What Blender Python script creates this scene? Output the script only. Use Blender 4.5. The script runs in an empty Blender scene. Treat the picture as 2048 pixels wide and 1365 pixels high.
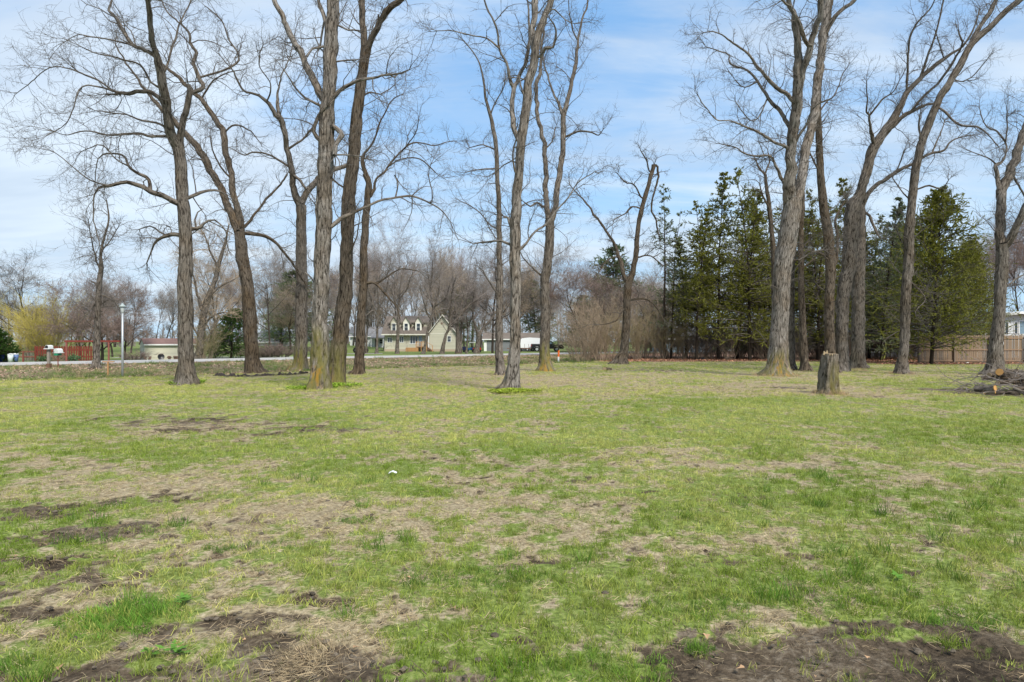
import bpy, math, random
import numpy as np
R = math.radians
sc = bpy.context.scene
C = sc.collection
rng = np.random.default_rng(7)
F = 1365.0                      # focal length of the photograph in its own pixels
EYE = 1.6

# ------------------------------------------------------------ camera
cam_d = bpy.data.cameras.new('camera'); cam = bpy.data.objects.new('camera', cam_d); C.objects.link(cam)
cam.location = (0, 0, EYE); cam.rotation_euler = (R(90), 0, 0)
cam_d.sensor_width = 36; cam_d.lens = 36 * F / 2048
cam_d.clip_start = 0.1; cam_d.clip_end = 3000
sc.camera = cam

# ------------------------------------------------------------ sky, sun, exposure
SUN_EL, SUN_AZ = 46, 150        # azimuth clockwise from +Y
sc.view_settings.view_transform = 'Standard'; sc.view_settings.look = 'None'
sc.view_settings.gamma = 1; sc.view_settings.use_curve_mapping = False
sc.view_settings.exposure = 0.85

class NT:
    """small helper for building node trees"""
    def __init__(s, tree): s.t = tree; s.n = tree.nodes; s.l = tree.links
    def new(s, kind, **kw):
        nd = s.n.new(kind)
        ins = kw.pop('ins', {})
        for k, v in kw.items(): setattr(nd, k, v)
        for k, v in ins.items():
            if isinstance(v, bpy.types.NodeSocket): s.l.new(v, nd.inputs[k])
            else: nd.inputs[k].default_value = v
        return nd
    def math(s, op, a, b=0.0, c=None, clamp=False):
        ins = {0: a, 1: b}
        if c is not None: ins[2] = c
        return s.new('ShaderNodeMath', operation=op, use_clamp=clamp, ins=ins).outputs[0]
    def vmath(s, op, a, b): return s.new('ShaderNodeVectorMath', operation=op, ins={0: a, 1: b}).outputs[0]
    def noise(s, vec, scale, detail=3, rough=.55, dist=0.0):
        return s.new('ShaderNodeTexNoise', ins={'Vector': vec, 'Scale': scale, 'Detail': detail, 'Roughness': rough, 'Distortion': dist}).outputs['Fac']
    def ramp(s, fac, stops):
        nd = s.new('ShaderNodeValToRGB', ins={0: fac}); e = nd.color_ramp.elements
        while len(e) < len(stops): e.new(.5)
        for el, (p, c) in zip(e, stops):
            el.position = p
            el.color = (c, c, c, 1) if isinstance(c, (int, float)) else (*c, 1)
        return nd.outputs[0]
    def mix(s, fac, a, b, blend='MIX'):
        nd = s.new('ShaderNodeMix', data_type='RGBA', blend_type=blend)
        for i, v in ((0, fac), (6, a), (7, b)):
            if isinstance(v, bpy.types.NodeSocket): s.l.new(v, nd.inputs[i])
            elif i == 0: nd.inputs[0].default_value = v
            else: nd.inputs[i].default_value = (*v, 1)
        return nd.outputs[2]
    def smooth(s, v, lo, hi):
        return s.new('ShaderNodeMapRange', interpolation_type='SMOOTHSTEP', ins={'Value': v, 'From Min': lo, 'From Max': hi}).outputs[0]

w = bpy.data.worlds.new('World'); sc.world = w; w.use_nodes = True
w.cycles.sampling_method = 'MANUAL'; w.cycles.sample_map_resolution = 512
k = NT(w.node_tree)
for nd in list(k.n): k.n.remove(nd)
sky = k.new('ShaderNodeTexSky', sky_type='NISHITA')
sky.sun_disc = False; sky.sun_elevation = R(SUN_EL); sky.sun_rotation = R(SUN_AZ)
sky.air_density = 1.0; sky.dust_density = 0.6; sky.ozone_density = 1.6
tc = k.new('ShaderNodeTexCoord').outputs['Generated']
sep = k.new('ShaderNodeSeparateXYZ', ins={0: tc})
zz = k.math('MAXIMUM', sep.outputs[2], 0.0)
den = k.math('ADD', zz, 0.16)
cx = k.math('DIVIDE', sep.outputs[0], den); cy = k.math('DIVIDE', sep.outputs[1], den)
P = k.new('ShaderNodeCombineXYZ', ins={0: cx, 1: cy, 2: 0.0}).outputs[0]
Pr = k.new('ShaderNodeMapping', ins={'Vector': P, 'Rotation': (0, 0, R(-14)), 'Scale': (.42, 1.25, 1), 'Location': (3.1, .7, 0)}).outputs[0]
n1 = k.noise(Pr, 1.15, 8, .60, .55)                          # streaky cirrus
n2 = k.noise(k.vmath('ADD', P, (7.3, 2.2, 0)), .55, 6, .55, .3)       # broad banks
bank = k.math('MULTIPLY', sep.outputs[0], -.08)               # more cloud on the left
n3 = k.noise(Pr, 4.5, 6, .62, .8)
cf = k.math('ADD', k.math('ADD', k.math('MULTIPLY', n1, .62), k.math('MULTIPLY', n2, .50)), k.math('ADD', bank, k.math('MULTIPLY', n3, .16)))
cf = k.smooth(cf, .47, .72)
hz = k.smooth(zz, .42, 0.0)                                   # paler towards the horizon
cloudcol = k.mix(k.smooth(k.noise(Pr, 1.7, 4), .3, .7), (4.6, 5.35, 6.3), (6.7, 7.4, 8.0))
base = k.mix(.6, k.mix(1.0, sky.outputs[0], (1.0, 1.03, 1.08), 'MULTIPLY'), (2.15, 4.75, 8.5))
skyc = k.mix(k.math('MULTIPLY', hz, .6), base, (4.6, 6.6, 8.2))
skyc = k.mix(k.math('MULTIPLY', cf, .78), skyc, cloudcol)
bg = k.new('ShaderNodeBackground', ins={'Color': skyc, 'Strength': .075})
out = k.new('ShaderNodeOutputWorld', ins={0: bg.outputs[0]})

sun_d = bpy.data.lights.new('sun', 'SUN'); sun = bpy.data.objects.new('sun', sun_d); C.objects.link(sun)
sun_d.energy = 2.8; sun_d.angle = R(12); sun_d.color = (1, .95, .86)
sun.rotation_euler = (R(90 - SUN_EL), 0, R(180 - SUN_AZ))
sun.location = (0, -20, 40)

# ------------------------------------------------------------ noise in numpy
_tab = np.random.default_rng(3).random((64, 64, 16)).astype(np.float32)
def vnoise(x, y, z=0.0):
    x, y, z = np.broadcast_arrays(np.asarray(x, float), np.asarray(y, float), np.asarray(z, float))
    xi = np.floor(x).astype(int); yi = np.floor(y).astype(int); zi = np.floor(z).astype(int)
    fx = x - xi; fy = y - yi; fz = z - zi
    fx = fx * fx * (3 - 2 * fx); fy = fy * fy * (3 - 2 * fy); fz = fz * fz * (3 - 2 * fz)
    r = 0
    for a in (0, 1):
        wx = fx if a else 1 - fx
        for b in (0, 1):
            wy = fy if b else 1 - fy
            for c in (0, 1):
                wz = fz if c else 1 - fz
                r = r + wx * wy * wz * _tab[(xi + a) & 63, (yi + b) & 63, (zi + c) & 15]
    return r
def fbm(x, y, z=0.0, o=4):
    r = 0; a = .5; s = 1.0; t = 0
    for i in range(o):
        r = r + a * vnoise(x * s + 17.3 * i, y * s + 5.1 * i, z * s + 3.7 * i); t += a; a *= .5; s *= 2.03
    return r / t
def sstep(v, a, b):
    t = np.clip((v - a) / (b - a), 0, 1); return t * t * (3 - 2 * t)

# ------------------------------------------------------------ objects
def link_mesh(name, verts, faces, mats, parent=None, smooth=False, attrs=None, midx=None, loc=None):
    """verts (N,3), faces (M,3|4) array or ragged list"""
    me = bpy.data.meshes.new(name)
    if isinstance(faces, np.ndarray):
        nv, nf, q = len(verts), len(faces), faces.shape[1]
        me.vertices.add(nv); me.vertices.foreach_set('co', np.ascontiguousarray(verts, dtype=np.float32).ravel())
        me.loops.add(nf * q); me.loops.foreach_set('vertex_index', faces.astype(np.int32).ravel())
        me.polygons.add(nf); me.polygons.foreach_set('loop_start', np.arange(nf, dtype=np.int32) * q)
        me.update(calc_edges=True)
    else:
        me.from_pydata([tuple(v) for v in verts], [], faces)
    if smooth: me.polygons.foreach_set('use_smooth', np.ones(len(me.polygons), bool))
    for m in (mats if isinstance(mats, (list, tuple)) else [mats]): me.materials.append(m)
    if midx is not None: me.polygons.foreach_set('material_index', np.asarray(midx, np.int32))
    for an, (dt, arr) in (attrs or {}).items():
        at = me.attributes.new(an, dt, 'POINT')
        key = {'FLOAT': 'value', 'FLOAT_VECTOR': 'vector', 'FLOAT_COLOR': 'color', 'INT': 'value'}[dt]
        at.data.foreach_set(key, np.ascontiguousarray(arr, dtype=np.int32 if dt == 'INT' else np.float32).ravel())
    me.update()
    o = bpy.data.objects.new(name, me); C.objects.link(o)
    if parent is not None: o.parent = parent
    if loc is not None: o.location = loc
    return o
def tag(o, label=None, cat=None, group=None, kind=None):
    if label: o['label'] = label
    if cat: o['category'] = cat
    if group: o['group'] = group
    if kind: o['kind'] = kind
    return o
def empty(name, loc, label, cat, group=None, rz=0.0):
    o = bpy.data.objects.new(name, None); C.objects.link(o); o.empty_display_size = .2
    o.location = loc; o.rotation_euler = (0, 0, rz)
    return tag(o, label, cat, group)
def dup(root, loc, rz=0.0, scale=1.0, label=None, group=None):
    c = root.copy(); C.objects.link(c); c.location = loc; c.rotation_euler = (0, 0, rz)
    c.scale = scale if isinstance(scale, tuple) else (scale,) * 3
    if label: c['label'] = label
    if group: c['group'] = group
    for ch in list(root.children):
        d = ch.copy(); C.objects.link(d); d.parent = c
        for g in list(ch.children):
            e = g.copy(); C.objects.link(e); e.parent = d
    return c

class MB:
    """collects boxes, prisms, tubes into one mesh"""
    def __init__(s): s.v = []; s.f = []
    def add(s, vs, fs):
        b = len(s.v); s.v += [tuple(map(float, p)) for p in vs]; s.f += [tuple(b + i for i in f) for f in fs]; return s
    def box(s, x0, x1, y0, y1, z0, z1):
        vs = [(x, y, z) for z in (z0, z1) for (x, y) in ((x0, y0), (x1, y0), (x1, y1), (x0, y1))]
        return s.add(vs, [(3, 2, 1, 0), (4, 5, 6, 7), (0, 1, 5, 4), (1, 2, 6, 5), (2, 3, 7, 6), (3, 0, 4, 7)])
    def prism(s, poly, y0, y1, axis='y'):
        """extrude an (a,b) outline along an axis: y -> (x,z) outline, x -> (y,z), z -> (x,y)"""
        n = len(poly)
        def m(a, b, c): return {'y': (a, c, b), 'x': (c, a, b), 'z': (a, b, c)}[axis]
        vs = [m(a, b, y0) for a, b in poly] + [m(a, b, y1) for a, b in poly]
        fs = [tuple(range(n - 1, -1, -1)), tuple(range(n, 2 * n))] + [(i, (i + 1) % n, n + (i + 1) % n, n + i) for i in range(n)]
        return s.add(vs, fs)
    def slab(s, p, t):
        """a quad p (4 points) thickened downwards by t"""
        return s.add(list(p) + [(a, b, c - t) for a, b, c in p], [(0, 1, 2, 3), (7, 6, 5, 4), (0, 4, 5, 1), (1, 5, 6, 2), (2, 6, 7, 3), (3, 7, 4, 0)])
    def tube(s, pts, r, n=8, cap=True):
        pts = np.array(pts, float); m = len(pts)
        r = np.full(m, r) if np.isscalar(r) else np.array(r)
        t = np.gradient(pts, axis=0); t /= np.linalg.norm(t, axis=1)[:, None] + 1e-9
        ref = np.array([0, 1, .01]) if abs(t[:, 1]).mean() < .8 else np.array([1, .01, 0.])
        u = np.cross(t, ref); u /= np.linalg.norm(u, axis=1)[:, None]; v = np.cross(t, u)
        a = np.arange(n) * 2 * math.pi / n
        ring = pts[:, None] + r[:, None, None] * (np.cos(a)[None, :, None] * u[:, None] + np.sin(a)[None, :, None] * v[:, None])
        fs = [(i * n + j, i * n + (j + 1) % n, (i + 1) * n + (j + 1) % n, (i + 1) * n + j) for i in range(m - 1) for j in range(n)]
        if cap: fs += [tuple(range(n - 1, -1, -1)), tuple((m - 1) * n + j for j in range(n))]
        return s.add(ring.reshape(-1, 3), fs)
    def lathe(s, prof, c=(0, 0, 0), n=12):
        vs = []; fs = []
        for (r, z) in prof:
            for j in range(n): vs.append((c[0] + r * math.cos(j * 2 * math.pi / n), c[1] + r * math.sin(j * 2 * math.pi / n), c[2] + z))
        for i in range(len(prof) - 1):
            for j in range(n): fs.append((i * n + j, i * n + (j + 1) % n, (i + 1) * n + (j + 1) % n, (i + 1) * n + j))
        fs += [tuple(range(n - 1, -1, -1)), tuple((len(prof) - 1) * n + j for j in range(n))]
        return s.add(vs, fs)
    def out(s, name, mat, parent=None, smooth=False, loc=None):
        return link_mesh(name, s.v, s.f, mat, parent, smooth, loc=loc)

# ------------------------------------------------------------ materials
def newmat(name):
    m = bpy.data.materials.new(name); m.use_nodes = True
    kk = NT(m.node_tree)
    for nd in list(kk.n): kk.n.remove(nd)
    return m, kk
def finish(kk, col, rough=.8, bump=None, bstr=.5, bdist=.01, metal=0.0, spec=.3, trans=0.0, alpha=None):
    p = kk.new('ShaderNodeBsdfPrincipled')
    if isinstance(col, bpy.types.NodeSocket): kk.l.new(col, p.inputs['Base Color'])
    else: p.inputs['Base Color'].default_value = (*col, 1)
    if isinstance(rough, bpy.types.NodeSocket): kk.l.new(rough, p.inputs['Roughness'])
    else: p.inputs['Roughness'].default_value = rough
    p.inputs['Metallic'].default_value = metal; p.inputs['Specular IOR Level'].default_value = spec
    if bump is not None:
        b = kk.new('ShaderNodeBump', ins={'Strength': bstr, 'Distance': bdist, 'Height': bump}); kk.l.new(b.outputs[0], p.inputs['Normal'])
    sh = p.outputs[0]
    if trans:
        tr = kk.new('ShaderNodeBsdfTranslucent')
        if isinstance(col, bpy.types.NodeSocket): kk.l.new(col, tr.inputs[0])
        else: tr.inputs[0].default_value = (*col, 1)
        sh = kk.new('ShaderNodeMixShader', ins={0: trans, 1: sh, 2: tr.outputs[0]}).outputs[0]
    kk.new('ShaderNodeOutputMaterial', ins={0: sh})
def plain(name, col, rough=.7, var=.25, scale=6.0, metal=0.0, spec=.3, bstr=.15):
    """a painted or plain surface with some mottling and fine relief"""
    m, kk = newmat(name)
    v = kk.new('ShaderNodeTexCoord').outputs['Object']
    n = kk.noise(v, scale, 5, .6)
    c = kk.mix(n, tuple(x * (1 - var) for x in col), tuple(min(1, x * (1 + var)) for x in col))
    finish(kk, c, rough, kk.noise(v, scale * 8, 3), bstr, .004, metal, spec)
    return m
def siding(name, col, pitch=.15, vertical=False, var=.1, depth=.02, rough=.65):
    """lapped boards: relief and slight tone change from board to board"""
    m, kk = newmat(name)
    v = kk.new('ShaderNodeTexCoord').outputs['Object']
    s = kk.new('ShaderNodeSeparateXYZ', ins={0: v})
    u = kk.math('ADD', s.outputs[0], s.outputs[1]) if vertical else s.outputs[2]
    q = kk.math('DIVIDE', u, pitch); fr = kk.math('FRACT', q); fl = kk.math('FLOOR', q)
    rnd = kk.new('ShaderNodeTexWhiteNoise', noise_dimensions='1D', ins={'W': fl}).outputs[0]
    n = kk.math('ADD', kk.math('MULTIPLY', rnd, .6), kk.math('MULTIPLY', kk.noise(v, 3, 4), .5))
    c = kk.mix(n, tuple(x * (1 - var) for x in col), tuple(min(1, x * (1 + var)) for x in col))
    finish(kk, c, rough, fr, .8, depth)
    return m
def shingles(name, col):
    m, kk = newmat(name)
    v = kk.new('ShaderNodeTexCoord').outputs['Object']
    br = kk.new('ShaderNodeTexBrick', ins={'Vector': kk.new('ShaderNodeMapping', ins={'Vector': v, 'Rotation': (R(55), 0, 0)}).outputs[0], 'Scale': 1.0, 'Brick Width': .5, 'Row Height': .2,
        'Mortar Size': .012, 'Color1': (*[x * .8 for x in col], 1), 'Color2': (*[min(1, x * 1.25) for x in col], 1), 'Mortar': (*[x * .6 for x in col], 1)})
    c = kk.mix(kk.noise(v, 2.5, 4), br.outputs[0], tuple(x * 1.1 for x in col))
    finish(kk, c, .9, kk.noise(v, 30, 2), .4, .01)
    return m
def glassy(name, col=(.03, .04, .05)):
    m, kk = newmat(name); finish(kk, col, .08, spec=.8); return m

def bark_mat(name, dark, mid, light, tint):
    m, kk = newmat(name)
    b = kk.new('ShaderNodeAttribute', attribute_name='bark_uv').outputs['Vector']
    o = kk.new('ShaderNodeTexCoord').outputs['Object']
    lic = kk.new('ShaderNodeAttribute', attribute_name='lichen').outputs['Fac']
    st = kk.new('ShaderNodeMapping', ins={'Vector': b, 'Scale': (1, 1, .16)}).outputs[0]
    n1 = kk.noise(st, 27, 6, .68, .6)
    n2 = kk.noise(kk.new('ShaderNodeMapping', ins={'Vector': b, 'Scale': (1, 1, .3)}).outputs[0], 60, 4, .65, .4)
    n3 = kk.noise(b, 1.3, 3, .5)
    n = kk.math('ADD', kk.math('MULTIPLY', n1, .68), kk.math('MULTIPLY', n2, .32))
    vo = kk.new('ShaderNodeTexVoronoi', feature='DISTANCE_TO_EDGE', ins={'Vector': kk.vmath('ADD', kk.new('ShaderNodeMapping', ins={'Vector': b, 'Scale': (1, 1, .17)}).outputs[0], kk.vmath('MULTIPLY', kk.new('ShaderNodeTexNoise', ins={'Vector': st, 'Scale': 8.0, 'Detail': 3.0}).outputs['Color'], (.10, .10, .10))), 'Scale': 11.0}).outputs['Distance']
    fur = kk.smooth(vo, .0, .22)                       # furrows between the plates
    n = kk.math('ADD', kk.math('MULTIPLY', n, .8), kk.math('MULTIPLY', fur, .115))
    c = kk.ramp(n, [(.37, dark), (.45, mid), (.53, mid), (.62, light)])
    c = kk.mix(kk.smooth(n3, .4, .68), c, kk.mix(1.0, c, tint, 'MULTIPLY'))
    yel = kk.mix(kk.noise(b, 9, 3), (.34, .165, .018), (.20, .15, .035))
    grn = kk.mix(kk.noise(b, 6, 3), (.12, .12, .035), (.20, .17, .05))
    ln = kk.math('MULTIPLY', lic, kk.smooth(kk.noise(kk.new('ShaderNodeMapping', ins={'Vector': b, 'Scale': (1, 1, .35)}).outputs[0], 4, 5, .65), .38, .58))
    c = kk.mix(kk.math('MULTIPLY', kk.smooth(lic, .02, .5), kk.math('MULTIPLY', kk.smooth(kk.noise(st, 9, 4), .3, .6), .85)), c, grn)
    c = kk.mix(kk.math('MULTIPLY', kk.smooth(ln, .25, 1.0), kk.smooth(n, .38, .54)), c, yel)
    finish(kk, c, .92, n, 1.0, .05, spec=.12)
    return m
BARK = {
 'grey':  bark_mat('bark_grey',  (.030, .024, .019), (.150, .129, .109), (.32, .285, .248), (.82, .77, .70)),
 'pale':  bark_mat('bark_pale',  (.034, .028, .022), (.200, .176, .152), (.44, .405, .365), (.80, .74, .67)),
 'brown': bark_mat('bark_brown', (.020, .015, .011), (.105, .084, .064), (.225, .185, .148), (.88, .80, .68)),
}
def twig_mat(name, a, b):
    m, kk = newmat(name)
    v = kk.new('ShaderNodeTexCoord').outputs['Object']
    finish(kk, kk.mix(kk.noise(v, 1.5, 3), a, b), .85, spec=.15); return m
M = {
 'twig': twig_mat('twig', (.075, .062, .052), (.16, .14, .122)),
 'twig_tan': twig_mat('twig_tan', (.24, .185, .13), (.40, .31, .22)),
 'twig_red': twig_mat('twig_red', (.165, .120, .10), (.29, .215, .185)),
 'twig_grey': twig_mat('twig_grey', (.15, .125, .11), (.31, .265, .235)),
 'twig_olive': twig_mat('twig_olive', (.23, .195, .10), (.36, .30, .17)),
 'twig_yellow': twig_mat('twig_yellow', (.34, .27, .06), (.50, .42, .12)),
}
def leaf_mat(name, a, b, scale=2.0, trans=.25):
    m, kk = newmat(name)
    v = kk.new('ShaderNodeTexCoord').outputs['Object']
    n = kk.math('ADD', kk.math('MULTIPLY', kk.noise(v, scale, 3), .6), kk.math('MULTIPLY', kk.noise(v, scale * 9, 2), .4))
    finish(kk, kk.ramp(n, [(.35, a), (.65, b)]), .7, spec=.2, trans=trans); return m
M['cedar'] = leaf_mat('cedar_foliage', (.085, .098, .016), (.30, .295, .045))
M['spruce'] = leaf_mat('spruce_foliage', (.10, .13, .06), (.25, .29, .15))
M['pine'] = leaf_mat('pine_foliage', (.08, .12, .045), (.20, .26, .11))
M['arbor'] = leaf_mat('arborvitae_foliage', (.025, .06, .012), (.08, .15, .025))

# ------------------------------------------------------------ pixel measurements -> place
def at(px, py, D):
    """where the thing measured at photo pixel (px,py) stands, D metres north of the camera"""
    return np.array([(px - 1024) / F * D, D, EYE - (py - 682.5) / F * D])
def ground_D(py, z=0.0): return (EYE - z) * F / (py - 682.5)

# ------------------------------------------------------------ terrain
U = np.array([.715, .699]); N_ = np.array([-.699, .715])   # along the road, across it
def road_s(x, y): return N_[0] * x + N_[1] * y - 53.7
def gz(x, y):
    x = np.asarray(x, float); y = np.asarray(y, float)
    s = road_s(x, y)
    fade = 1 - sstep(x, 4, 14)
    ditch = np.interp(s, [-22, -19.5, -16, -11.5, -6, -1.5, 0, 9.0, 12], [0, -.02, -.34, -.36, -.12, .0, .0, .0, 0])
    z = ditch * fade
    z = z - .36 * sstep(s, 9.5, 16) * sstep(-x, 20, 27) * (1 - sstep(s, 45, 70))
    z = z + .85 * sstep(y, 98, 122) * sstep(-x, 18, 30) * (1 - sstep(-x, 62, 80))
    und = (vnoise(x * .21, y * .21) - .5) * .07 + (vnoise(x * .8 + 9, y * .8) - .5) * .025
    return z + und * (1 - sstep(s, -3, 0)) + 0
def gzf(x, y): return float(gz(x, y))

# zones of the lawn: (px, py, rx, ry, strength) measured in the photograph, kept as ground ellipses
def zone(x, y, blobs):
    r = np.zeros(np.broadcast(x, y).shape)
    for px, py, rx, ry, a in blobs:
        D = ground_D(py); X = (px - 1024) / F * D
        sx = rx / F * D; sy = max(ry * D * D / (EYE * F), .05)
        # keep the along-view size sane
        e = np.exp(-(((x - X) / sx) ** 2 + ((y - D) / sy) ** 2) * 1.1)
        r = np.maximum(r, a * e) if a > 0 else r
    return r
SOIL = [(1750, 1330, 420, 62, 1.25), (1500, 1345, 220, 40, 1.1), (1980, 1320, 260, 45, 1.25), (1800, 1245, 150, 16, .8),
        (480, 1345, 330, 24, .85), (850, 1350, 260, 18, .72), (560, 1270, 130, 34, .62), (330, 1335, 200, 20, .7),
        (60, 1030, 110, 24, .75), (150, 1070, 110, 12, .78), (100, 1160, 260, 34, .52), (40, 1215, 130, 20, .55), (310, 1185, 70, 10, .62),
        (640, 1195, 120, 16, .52), (1015, 1275, 70, 16, .6), (1060, 1295, 40, 14, .6), (1620, 1110, 40, 7, .5), (1480, 1115, 70, 10, .45),
        (1770, 1145, 70, 11, .62), (1480, 992, 45, 7, .78), (1140, 960, 60, 6, .6), (1290, 985, 70, 5, .55), (1420, 960, 40, 8, .4),
        (640, 858, 130, 8, .70), (430, 842, 230, 16, .56), (560, 870, 130, 8, .55), (330, 860, 160, 8, .45), (960, 930, 110, 16, .42), (400, 1000, 200, 16, .44), (200, 1060, 160, 18, .6), (60, 1085, 110, 12, .6), (300, 1240, 120, 14, .4), (700, 1330, 330, 40, .72), (250, 1350, 260, 30, .72), (470, 1245, 200, 26, .5), (620, 1235, 110, 16, .55), (90, 1120, 170, 16, .55), (200, 1140, 160, 14, .5),
        (1990, 785, 120, 8, 1.1), (1880, 780, 80, 5, .75), (1560, 775, 100, 3, .55), (1440, 776, 80, 3, .35), (1720, 794, 60, 3, .5), (1130, 1120, 60, 9, .5), (1180, 1060, 60, 8, .35),
        (520, 1040, 90, 12, .42), (240, 1010, 140, 14, .45), (760, 1290, 60, 14, .45), (1900, 1270, 80, 14, .8), (1275, 742, 110, 3, .4)]
DRY = [(430, 850, 270, 24, .95), (150, 880, 200, 16, .7), (640, 870, 160, 12, .7), (1000, 925, 160, 22, .8), (880, 1010, 200, 30, .65),
       (300, 975, 260, 30, .7), (120, 920, 150, 20, .6), (540, 1020, 220, 30, .6), (800, 1050, 180, 20, .55), (1150, 1040, 120, 20, .7), (1110, 1070, 90, 14, .6),
       (120, 1180, 260, 60, .62), (560, 1260, 230, 55, .85), (690, 1300, 140, 40, .9), (620, 1200, 140, 20, .5), (1560, 778, 260, 12, 1.1), (1350, 775, 130, 8, .8), (1700, 792, 120, 7, 1.0),
       (1540, 1215, 90, 14, .5), (1500, 940, 260, 18, .55), (1800, 960, 260, 26, .5), (1620, 1060, 220, 26, .42), (1320, 905, 140, 12, .45), (1900, 1010, 140, 26, .45),
       (1050, 760, 320, 14, .55), (720, 790, 300, 10, .5), (1450, 748, 300, 8, .45), (900, 740, 300, 7, .5), (1870, 750, 220, 8, .45), (1850, 790, 140, 7, .6), (500, 930, 120, 14, .5), (950, 870, 200, 12, .45)]
GREEN = [(1500, 1180, 500, 70, .8), (1100, 1200, 260, 60, .7), (1800, 1190, 280, 40, .9), (900, 1130, 300, 34, .75), (560, 1110, 240, 24, .5),
         (260, 1235, 130, 26, .95), (1200, 1330, 150, 50, .9), (1350, 1260, 180, 30, .9), (960, 1280, 100, 40, .55), (860, 985, 60, 8, .9), (720, 1040, 60, 8, .8),
         (1500, 800, 500, 14, .55), (1700, 840, 400, 22, .6), (1950, 880, 200, 40, .5), (1000, 880, 300, 16, .4), (250, 905, 140, 12, .5), (520, 905, 150, 14, .5),
         (700, 940, 120, 12, .4), (800, 1180, 160, 22, .6), (1400, 1040, 120, 18, .6), (230, 1280, 160, 14, .45), (1600, 1010, 400, 25, .3), (20, 1330, 40, 20, .9), (1980, 1210, 120, 24, .8), (1130, 1140, 200, 24, .6), (1930, 1090, 140, 30, .6)]
def masks(x, y):
    """soil, dry and green weights 0..1 at ground points"""
    D = np.maximum(y, 1); wa = np.clip(.055 * D, .12, 1.0); wf = np.clip(9 / D, .8, 2.6)
    wf = np.where(D < 5, 2.4, np.where(D < 9, 1.6, 1.0))
    wx = x + (fbm(x * 1.9, y * 1.9, 2.2, 4) - .5) * wa * 2; wy = y + (fbm(x * 1.9 + 31, y * 1.9, 4.2, 4) - .5) * wa
    n = fbm(x * 1.9, y * 1.5, 1.1, 5) - .5
    n2 = fbm(x * .34 + 5, y * .30, 6.1, 4) - .5
    n3 = fbm(x * 5.5, y * 4.5, 8.3, 3) - .5
    n4 = fbm(x * 12, y * 10, 3.1, 3) - .5
    soil = 1.26 * zone(wx, wy, SOIL) + 1.0 * n + 1.1 * n3 + 1.5 * n4 - .02 + .09 * sstep(D, 8, 4) * sstep(-x, -1.2, .6)
    dry = .24 + .20 * sstep(D, 17, 30) * (1 - .3 * sstep(x, 2, 10)) + .74 * zone(wx, wy, DRY) - .50 * zone(wx, wy, GREEN) + .9 * n2 + 1.3 * n + 1.5 * n3 + 1.4 * n4
    return sstep(soil, .36, .74), sstep(dry, -.15, 1.05)
def kinds(x, y):
    s, d = masks(x, y)
    S = road_s(x, y)
    verge = sstep(S, -20.5, -18.5) * (1 - sstep(S, -.8, .2)) * (1 - sstep(x, 3.5, 9))
    beyond = sstep(S, 8, 9)
    # leafy strip under the hedge and the conifers
    strip = sstep(x, 6.0, 9) * sstep(y, 51.5, 54.5) * (1 - sstep(S, -3, -1))
    strip = np.maximum(strip, sstep(x, 24, 27) * sstep(y, 45.5, 47.0) * (1 - sstep(y, 62, 64)))
    return s, d, verge, beyond, strip

xs = np.unique(np.round(np.concatenate([np.arange(-4, 4.01, .05), np.arange(-12, 12.01, .1), np.arange(-40, 40.01, .4), np.sign(np.linspace(-1, 1, 81)) * 40 * (1 + np.abs(np.linspace(-1, 1, 81))) ** 4.6]), 3))
ys = np.unique(np.round(np.concatenate([np.arange(-6, 2.5, .7), np.arange(2.5, 6, .035), np.arange(6, 13, .08), np.arange(13, 30, .25), np.arange(30, 80, .5), np.arange(80, 150, 2.0), 150 * 1.13 ** np.arange(0, 22)]), 3))
GX, GY = np.meshgrid(xs, ys)
GZ = gz(GX, GY)
s_, d_, v_, b_, st_ = kinds(GX, GY)
clod = (fbm(GX * 7, GY * 7, .5, 3) - .5)
rut = np.sin((GX * .95 - GY * .3) * 9 + 4 * fbm(GX * .9, GY * .9, 3.3, 2)) * .5
GZ = GZ + s_ * (clod * .09 + rut * .012 - .02) * (GY < 14) + (1 - s_) * clod * .025 * (GY < 14)
nx, ny = len(xs), len(ys)
idx = np.arange(nx * ny).reshape(ny, nx)
gf = np.stack([idx[:-1, :-1], idx[:-1, 1:], idx[1:, 1:], idx[1:, :-1]], -1).reshape(-1, 4)
gm, kk = newmat('lawn_soil_ground')
pos = kk.new('ShaderNodeNewGeometry').outputs['Position']
a_s, a_d, a_v, a_b, a_t = [kk.new('ShaderNodeAttribute', attribute_name=n).outputs['Fac'] for n in ('soil', 'dry', 'verge', 'beyond', 'litter')]
f1 = kk.noise(pos, 24, 4, .65); f2 = kk.noise(pos, 5.5, 4, .6); f3 = kk.noise(pos, 90, 3, .6); f4 = kk.noise(pos, 1.1, 4, .6)
fine = kk.math('ADD', kk.math('MULTIPLY', f1, .5), kk.math('MULTIPLY', f2, .5))
soilc = kk.ramp(kk.math('ADD', kk.math('MULTIPLY', f1, .5), kk.math('MULTIPLY', f4, .5)), [(.38, (.030, .022, .015)), (.51, (.100, .075, .050)), (.68, (.26, .215, .16))])
dryc = kk.ramp(f1, [(.3, (.13, .10, .06)), (.5, (.31, .25, .155)), (.7, (.50, .42, .28))])
grnc = kk.ramp(f1, [(.3, (.065, .08, .022)), (.5, (.165, .21, .05)), (.7, (.28, .32, .10))])
dm = kk.smooth(kk.math('ADD', a_d, kk.math('MULTIPLY', kk.math('SUBTRACT', fine, .5), 2.4)), .25, .75)
c = kk.mix(dm, grnc, dryc)
sm = kk.smooth(kk.math('ADD', a_s, kk.math('MULTIPLY', kk.math('SUBTRACT', fine, .5), 2.8)), .28, .72)
c = kk.mix(sm, c, soilc)
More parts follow.
